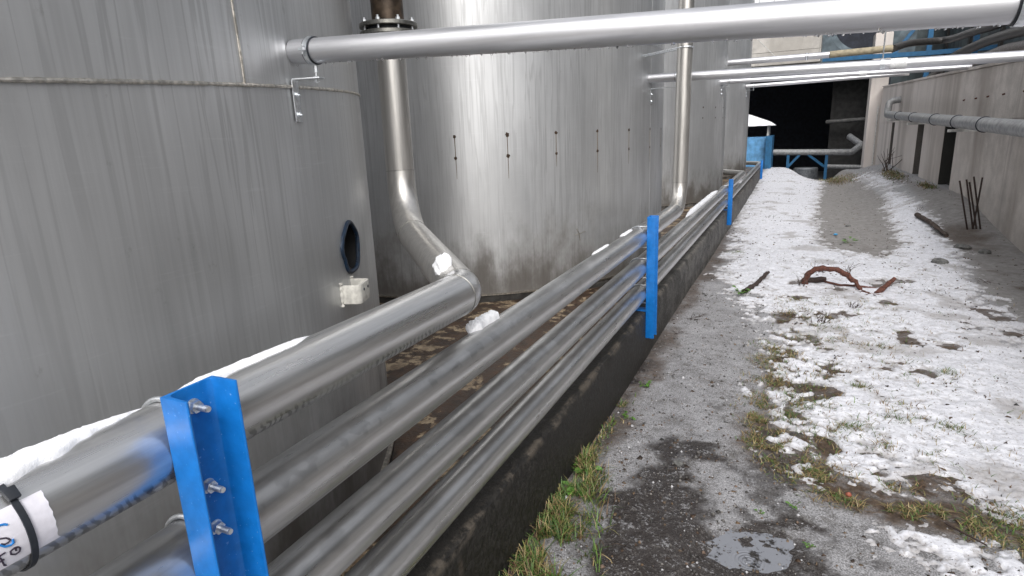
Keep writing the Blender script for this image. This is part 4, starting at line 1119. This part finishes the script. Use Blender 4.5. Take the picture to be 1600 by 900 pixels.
# strip at the kerb foot
n = 4200; y = rng.uniform(1.5, 2.75, n); wd = np.interp(y, [1.5, 2.2, 2.6, 2.8], [.22, .17, .10, .04]); x = -.905 + np.abs(rng.normal(0, 1, n)) * wd * .6
kp = fbm(x, y, 9, 3, 3) > .40; add_bl(np.stack([x, y], 1)[kp], .03, .11, .3, 1.2, .66, .0030)
n = 500; y = rng.uniform(2.6, 3.6, n); x = -.905 + np.abs(rng.normal(0, .035, n)); kp = fbm(x, y, 7, 3, 5) > .53; add_bl(np.stack([x, y], 1)[kp], .015, .05, .4, 1.2, .6, .003)
# grassy fringe of the snow
line = np.array([(-.10, 4.9), (-.06, 4.2), (-.06, 3.6)] + [tuple(q) for q in VEG])
n = 12000; t = rng.random(n) * (len(line) - 1.001); i0 = t.astype(int); fr = (t - i0)[:, None]
xy = line[i0] * (1 - fr) + line[i0 + 1] * fr + rng.normal(0, 1, (n, 2)) * np.array([.07, .085])
kp = fbm(xy[:, 0], xy[:, 1], 9, 3, 12) > .49; add_bl(xy[kp], .012, .045, .6, 1.6, .38, .0022)
# scattered tufts poking through
tufts = [[-0.034, 4.811], [0.346, 5.43], [0.509, 5.066], [0.019, 5.818], [0.722, 5.061], [0.498, 4.167], [0.672, 3.756], [0.103, 4.638], [0.065, 4.124], [0.171, 3.409], [0.402, 3.574], [0.854, 2.849], [0.933, 2.856], [0.378, 5.102], [0.054, 3.573], [0.697, 3.941], [-0.633, 8.672], [0.246, 3.778], [1.037, 4.577], [.12, 3.9], [.22, 4.3], [.30, 3.45], [.15, 3.75], [.55, 3.4], [.9, 3.7]]
for q in tufts:
    n = random.randint(45, 120); sp = random.uniform(.025, .06); add_bl(np.array(q) + rng.normal(0, sp, (n, 2)) * np.array([1.2, 1]), .015, .05, .5, 1.5, random.choice([.2, .5, .75]), .0022)
n = 17000; xy = np.stack([rng.uniform(-.08, 1.3, n), rng.uniform(2.95, 6.6, n)], 1)
kp = (fbm(xy[:, 0], xy[:, 1], 11, 4, 123) > .535) & (rng.random(n) < np.interp(xy[:, 0], [0, .5, 1.3], [1, .5, .12])); add_bl(xy[kp], .012, .045, .5, 1.6, .40, .0022)
n = 1600; xy = np.stack([rng.uniform(-.05, 2.0, n), rng.uniform(3.0, 8.5, n)], 1); kp = fbm(xy[:, 0], xy[:, 1], 6, 3, 77) > .60; add_bl(xy[kp], .015, .05, .4, 1.4, .75, .0022)
# far grass by the slots
for c, s_, nn in (((1.3, 20.8), (.45, 1.2), 900), ((2.35, 18.2), (.16, 1.3), 900), ((2.5, 14.6), (.08, .6), 300)):
    add_bl(np.array(c) + rng.normal(0, 1, (nn, 2)) * np.array(s_) * .6, .03, .11, .6, 1.5, .35, .006)
o = np_mesh('grass', np.concatenate(VA), np.concatenate(FA), M['leaf'], colors=dict(tint=np.concatenate(CA)), kind='stuff', smooth=False)
tag(o, 'short green and dead brown grass along the kerb foot and snow edge', 'grass')
# leaf litter: small dark flakes over lane and snow
n = 5200
yy = 1.75 * np.exp(rng.random(n) ** 1.0 * math.log(26 / 1.75)); xx = rng.uniform(-.9, 2.65, n)
cl = fbm(xx, yy, 2.6, 3, 51); kp = (cl > .46) | (rng.random(n) < .18); xx, yy = xx[kp], yy[kp]; n = len(xx)
mm, _ = snow_t(xx, yy); top = np.maximum(gh(xx, yy), gh(xx, yy) + .015 * np.tanh(mm * .9) + .003)
sz = rng.uniform(.003, .011, n) * (1 + .035 * yy); an = rng.uniform(0, 6.28, n); el = rng.uniform(.15, .9, n); sz = sz * rng.choice([.5, .8, 1.3], n)
V = []
for a, r1, zq in ((0, 1, .003), (2.0, .8, .006), (3.3, 1.1, .002), (4.6, .7, .007)):
    V.append(np.stack([xx + np.cos(an + a) * sz * r1 * rng.uniform(.5, 1.4, n), yy + np.sin(an + a) * sz * r1 * el * 1.6, top + zq * rng.uniform(.2, 2.2, n) - .002], 1))
Vb = [v - np.array([0, 0, .006]) for v in V]
V = np.stack(V + Vb, 1).reshape(-1, 3)
b = np.arange(n)[:, None, None] * 8; q = np.array([[0, 1, 2, 3], [7, 6, 5, 4], [0, 4, 5, 1], [1, 5, 6, 2], [2, 6, 7, 3], [3, 7, 4, 0]])[None]
LC = np.array([(.035, .022, .015), (.06, .035, .02), (.10, .07, .045), (.03, .03, .028), (.14, .09, .05)])[rng.integers(0, 5, n)]
o = np_mesh('leaf_litter', V, (b + q).reshape(-1, 4), M['leaf'], colors=dict(tint=np.repeat(LC, 8, 0)), kind='stuff', smooth=False)
tag(o, 'dark bits of dead leaf and bark scattered over snow and gravel', 'leaf litter')
# loose gravel stones near the camera
n = 3800
yy = 1.75 * np.exp(rng.random(n) * math.log(6.5 / 1.75)); xx = rng.uniform(-.9, .15, n); kp = fbm(xx, yy, 4, 3, 91) > .40; xx, yy = xx[kp], yy[kp]; n = len(xx)
sz = rng.gamma(2.0, .0016, n) + .0015; V = []; zz_ = gh(xx, yy)
oc = np.array([(1, 0, 0), (0, 1, 0), (-1, 0, 0), (0, -1, 0), (0, 0, .8), (0, 0, -.8)])
V = (np.stack([xx, yy, zz_ + sz * .2], 1)[:, None, :] + oc[None] * sz[:, None, None] * rng.uniform(.6, 1.3, (n, 6, 1))).reshape(-1, 3)
b = np.arange(n)[:, None, None] * 6; q = np.array([[0, 1, 4], [1, 2, 4], [2, 3, 4], [3, 0, 4], [1, 0, 5], [2, 1, 5], [3, 2, 5], [0, 3, 5]])[None]
GC = np.array([(.11, .105, .10), (.05, .047, .044), (.20, .19, .18), (.16, .11, .08), (.50, .50, .52)])[rng.choice(5, n, p=[.33, .35, .18, .08, .06])]
o = np_mesh('gravel', V, (b + q).reshape(-1, 3), M['leaf'], colors=dict(tint=np.repeat(GC, 6, 0)), kind='stuff', smooth=False); tag(o, 'loose grey grit and ice grains on the lane', 'gravel')
# leafy weeds
def weed(label, x, y, R0, seed, n=9):
    rd = random.Random(seed); z = gz(x, y); root = empty('weed', (x, y, z), label, 'plant', 'green weeds at the edges'); V = []; Fs = []; C = []; 
    st = MB(); lf = MB(); cols = []
    for k in range(n):
        a = rd.uniform(0, 6.28); L = R0 * rd.uniform(.4, 1); h = L * rd.uniform(.3, .9)
        p = Vector((x, y, z)); tip = p + Vector((math.cos(a) * L, math.sin(a) * L, h)); st.tube([p, p.lerp(tip, .5) + Vector((0, 0, h * .2)), tip], .0012, 5)
        d = Vector((math.cos(a), math.sin(a), rd.uniform(-.3, .3))).normalized(); s_ = Vector((-math.sin(a), math.cos(a), rd.uniform(-.4, .4))).normalized(); W_ = R0 * rd.uniform(.28, .5)
        pts = [tip - d * W_ * .8, tip - d * W_ * .2 + s_ * W_ * .55, tip + d * W_ * .5 + s_ * W_ * .4, tip + d * W_, tip + d * W_ * .5 - s_ * W_ * .4, tip - d * W_ * .2 - s_ * W_ * .55]
        up_ = Vector((0, 0, W_ * .14)); lf.add([pts[0]] + [pts[1] + up_] + [pts[2] + up_, pts[3], pts[4] + up_, pts[5] + up_, tip], [(0, 1, 6), (1, 2, 6), (2, 3, 6), (3, 4, 6), (4, 5, 6), (5, 0, 6)])
    st.obj('stem', M['stemm'], root); lf.obj('leaves', M['weedleaf'], root, ang=20)
M['stemm'] = simple('green_stem', (.08, .10, .03), .6, 0, .3, 40, 0)
M['weedleaf'] = simple('weed_leaf_green', (.085, .19, .03), .45, 0, .45, 90, .2)
weed('bright green weed on the gravel, farther of the two by the near kerb', -.813, 3.80, .045, 1, 12)
weed('bright green weed on the gravel, nearer of the two by the near kerb', -.805, 3.28, .038, 2, 10)
weed('leafy weed climbing the kerb foot among the grass', -.86, 2.62, .07, 3, 16)
weed('broad leaved weed at the top end of the grassy kerb strip', -.84, 2.42, .06, 9, 14)
weed('green weed beside the dark stick at the snow edge', -.40, 6.42, .09, 4, 16)
weed('small green weed in the bare slush track', .803, 9.70, .10, 5, 10)
weed('yellow green seedling beside the puddle', .108, 2.66, .030, 6, 6)
weed('yellow green seedling at the bottom edge, right of the puddle', .17, 2.40, .026, 7, 6)
weed('tiny green seedling on the gravel beyond the puddle', -.03, 2.56, .022, 8, 5)
# sticks
def stick(name, label, pts, r, mat, cat='branch', seed=1, knob=True, seg=10):
    rd = random.Random(seed); P = subdiv(pts, .03 if len(pts) else .05); P = [Vector(p) + Vector((rd.gauss(0, r * .12), rd.gauss(0, r * .12), rd.gauss(0, r * .12))) for p in P]
    rr = [r * (1 - .35 * i / len(P)) * rd.uniform(.85, 1.15) for i in range(len(P))]; mb = MB(); mb.tube(P, rr, seg); o = mb.obj(name, mat, ang=60); tag(o, label, cat); return o
def G(x, y, h=0): return (x, y, gz(x, y) + h)
# rusty hoop and bar
hp = [G(.21, 7.02, .00), G(.195, 7.0, .05), (.235, 7.0, -1.545), (.30, 6.99, -1.495), (.40, 6.97, -1.475), (.50, 6.96, -1.487), (.60, 6.94, -1.535), (.68, 6.93, -1.60), (.735, 6.92, -1.69)]
stick('curved_branch', 'thick red brown branch arching out of the snow', hp, .033, M['rustm'], seed=3)
stick('branch_stub', 'black ended stub lying inside the arching branch', [G(.235, 7.1, .03), G(.40, 7.15, .045)], .036, M['rebarm'], seed=4)
stick('tangled_root', 'thin brown root under the arching branch', [G(.40, 7.1, .03), G(.52, 7.0, .02), G(.68, 7.0, .03), G(.9, 7.0, .01)], .012, M['rustm'], seed=14)
stick('rusty_bar', 'straight rusty bar slanting up beside the arching branch', [G(.855, 6.78, .01), (1.02, 6.95, -1.548)], .027, M['rustm'], 'metal bar', seed=5)
stick('bar_root', 'low brown stick at the foot of the slanting rusty bar', [G(.73, 6.84, .02), G(.80, 6.74, .012), G(.90, 6.68, .01)], .013, M['rustm'], seed=6)
stick('fallen_log', 'dark fallen branch near the upright rods', [G(1.887, 11.5, .06), G(1.97, 10.9, .06), G(2.04, 10.1, .03)], .036, M['woodm'], seed=7)
stick('dark_stick', 'black stick on the left snow edge', [G(-.37, 6.42, .03), G(-.29, 6.75, .03), G(-.17, 7.3, .05)], .026, M['rebarm'], seed=8)
stick('thin_stick', 'thin dark stick at the bottom right snow patch', [G(.686, 2.736, .02), G(.803, 2.62, .02)], .0048, M['rebarm'], seed=9)
for (a, b, h, l) in ((2.368, 2.172, -.856, 'leftmost upright rusty rod of the bunch'), (2.432, 2.25, -.838, 'second rusty rod of the upright bunch, nearly straight'), (2.475, 2.289, -.876, 'short middle rusty rod of the upright bunch'), (2.42, 2.43, -.812, 'rightmost and tallest rusty rod, leaning right'), (2.52, 2.33, -.80, 'rusty rod of the bunch crossing behind the others')):
    z = gz(a, 10.5); mb = MB(); mb.tube(subdiv([(a, 10.5, z - .05), (b, 10.45, h)], .05), .0115, 8); o = mb.obj('rusty_rod', M['rebarm']); tag(o, l, 'rod', 'rusty rods standing by the wall')
for k, (x, y, r, l) in enumerate([(1.683, 8.494, .07, 'largest grey stone in the snow, right of the arching branch'), (2.10, 9.5, .07, 'stone in the dark litter by the upright rods'), (2.28, 9.2, .055, 'flat stone on the slush right of the upright rods'), (.909, 11.3, .035, 'small stone in the middle of the bare track'), (-.436, 2.855, .018, 'brown pebble at the rim of the wet patch')]):
    o = blob('stone', (x, y, gz(x, y) + r * .25), r * 1.2, r * 1.4, r * .62, 20 + k, M['stone'], rot=k, sub=3, amp=.35); tag(o, l, 'stone')
M['redbit'] = simple('red_scrap', (.26, .075, .045), .6, 0, .3, 60, .2)
o = blob('leaf_scrap', G(.335, 2.83, .02), .014, .010, .012, 40, M['redbit'], sub=2); tag(o, 'orange red leaf scrap in the dead grass', 'leaf')
# bare twig tufts
def twigs(label, x, y, n, H, spread, seed, flat=False):
    rd = random.Random(seed); mb = MB(); z = gz(x, y)
    for k in range(n):
        a = rd.uniform(0, 6.28); b = Vector((x + rd.gauss(0, spread * .35), y + rd.gauss(0, spread * .35), z - .005)); h = H * rd.uniform(.4, 1); lean = rd.uniform(.2, 1.1) if not flat else rd.uniform(1.5, 4)
        p = [b]
        for s_ in range(1, 5):
            t = s_ / 4; p.append(b + Vector((math.cos(a) * h * lean * t + rd.gauss(0, h * .04), math.sin(a) * h * lean * t + rd.gauss(0, h * .04), h * t * (1 - (.35 if flat else .1) * t))))
        r = H * .014 + .0012; mb.tube(p, [r, r * .85, r * .7, r * .5, r * .3], 5)
        if rd.random() < .6:
            q = p[2]; mb.tube([q, q + Vector((rd.gauss(0, h * .3), rd.gauss(0, h * .3), h * .35))], [r * .6, r * .3], 5)
    o = mb.obj('dead_twigs', M['woodm'], ang=80); tag(o, label, 'twigs', 'dead twig tufts in the snow')
twigs('tall bare twigs rising left of the arching branch', .17, 6.9, 5, .26, .05, 1)
twigs('bare twigs behind the crown of the arching branch', .38, 7.6, 7, .16, .08, 2)
twigs('dense bare tuft below the slanting rusty bar', .60, 6.15, 22, .085, .06, 3)
twigs('forked bare twigs in front of the arching branch', .30, 5.6, 9, .17, .08, 4)
twigs('reddish sprig right of the arching branch', .62, 7.6, 7, .16, .12, 5)
twigs('dark twig pile on the snow at mid right', .60, 3.95, 16, .035, .05, 6, True)
twigs('twig scrap on the grey gravel beside the kerb', -.72, 5.35, 14, .05, .07, 7, True)
twigs('reddish brown litter heap at the kerb foot by the second post', -.80, 4.95, 14, .04, .06, 8, True)
twigs('dry twigs on the snow, far right of the rusty bar', 1.35, 6.9, 9, .06, .12, 9, True)
twigs('reddish dead stems on the slush near the right edge', 1.95, 7.6, 16, .05, .12, 10, True)
twigs('small black sprig on the slush before the wall', 2.0, 12.0, 10, .10, .05, 11)
twigs('short sprig poking out of the far left snow', -.35, 12.2, 7, .13, .1, 12)
twigs('dry stems at the wall foot below the duct end', 2.40, 19.5, 8, .75, .25, 13)
twigs('sparse twigs by the grey hollow at lower right', .98, 4.4, 8, .05, .08, 14, True)
# a blue scrap and green leaf on the track
M['bluescrap'] = simple('blue_plastic', (.03, .30, .60), .5, 0, .2, 50, 0)
o = blob('plastic_scrap', G(.67, 10.3, .02), .03, .03, .012, 50, M['bluescrap'], sub=2, amp=.5); tag(o, 'blue plastic scrap on the bare track', 'litter')
print('objects', len(bpy.data.objects))
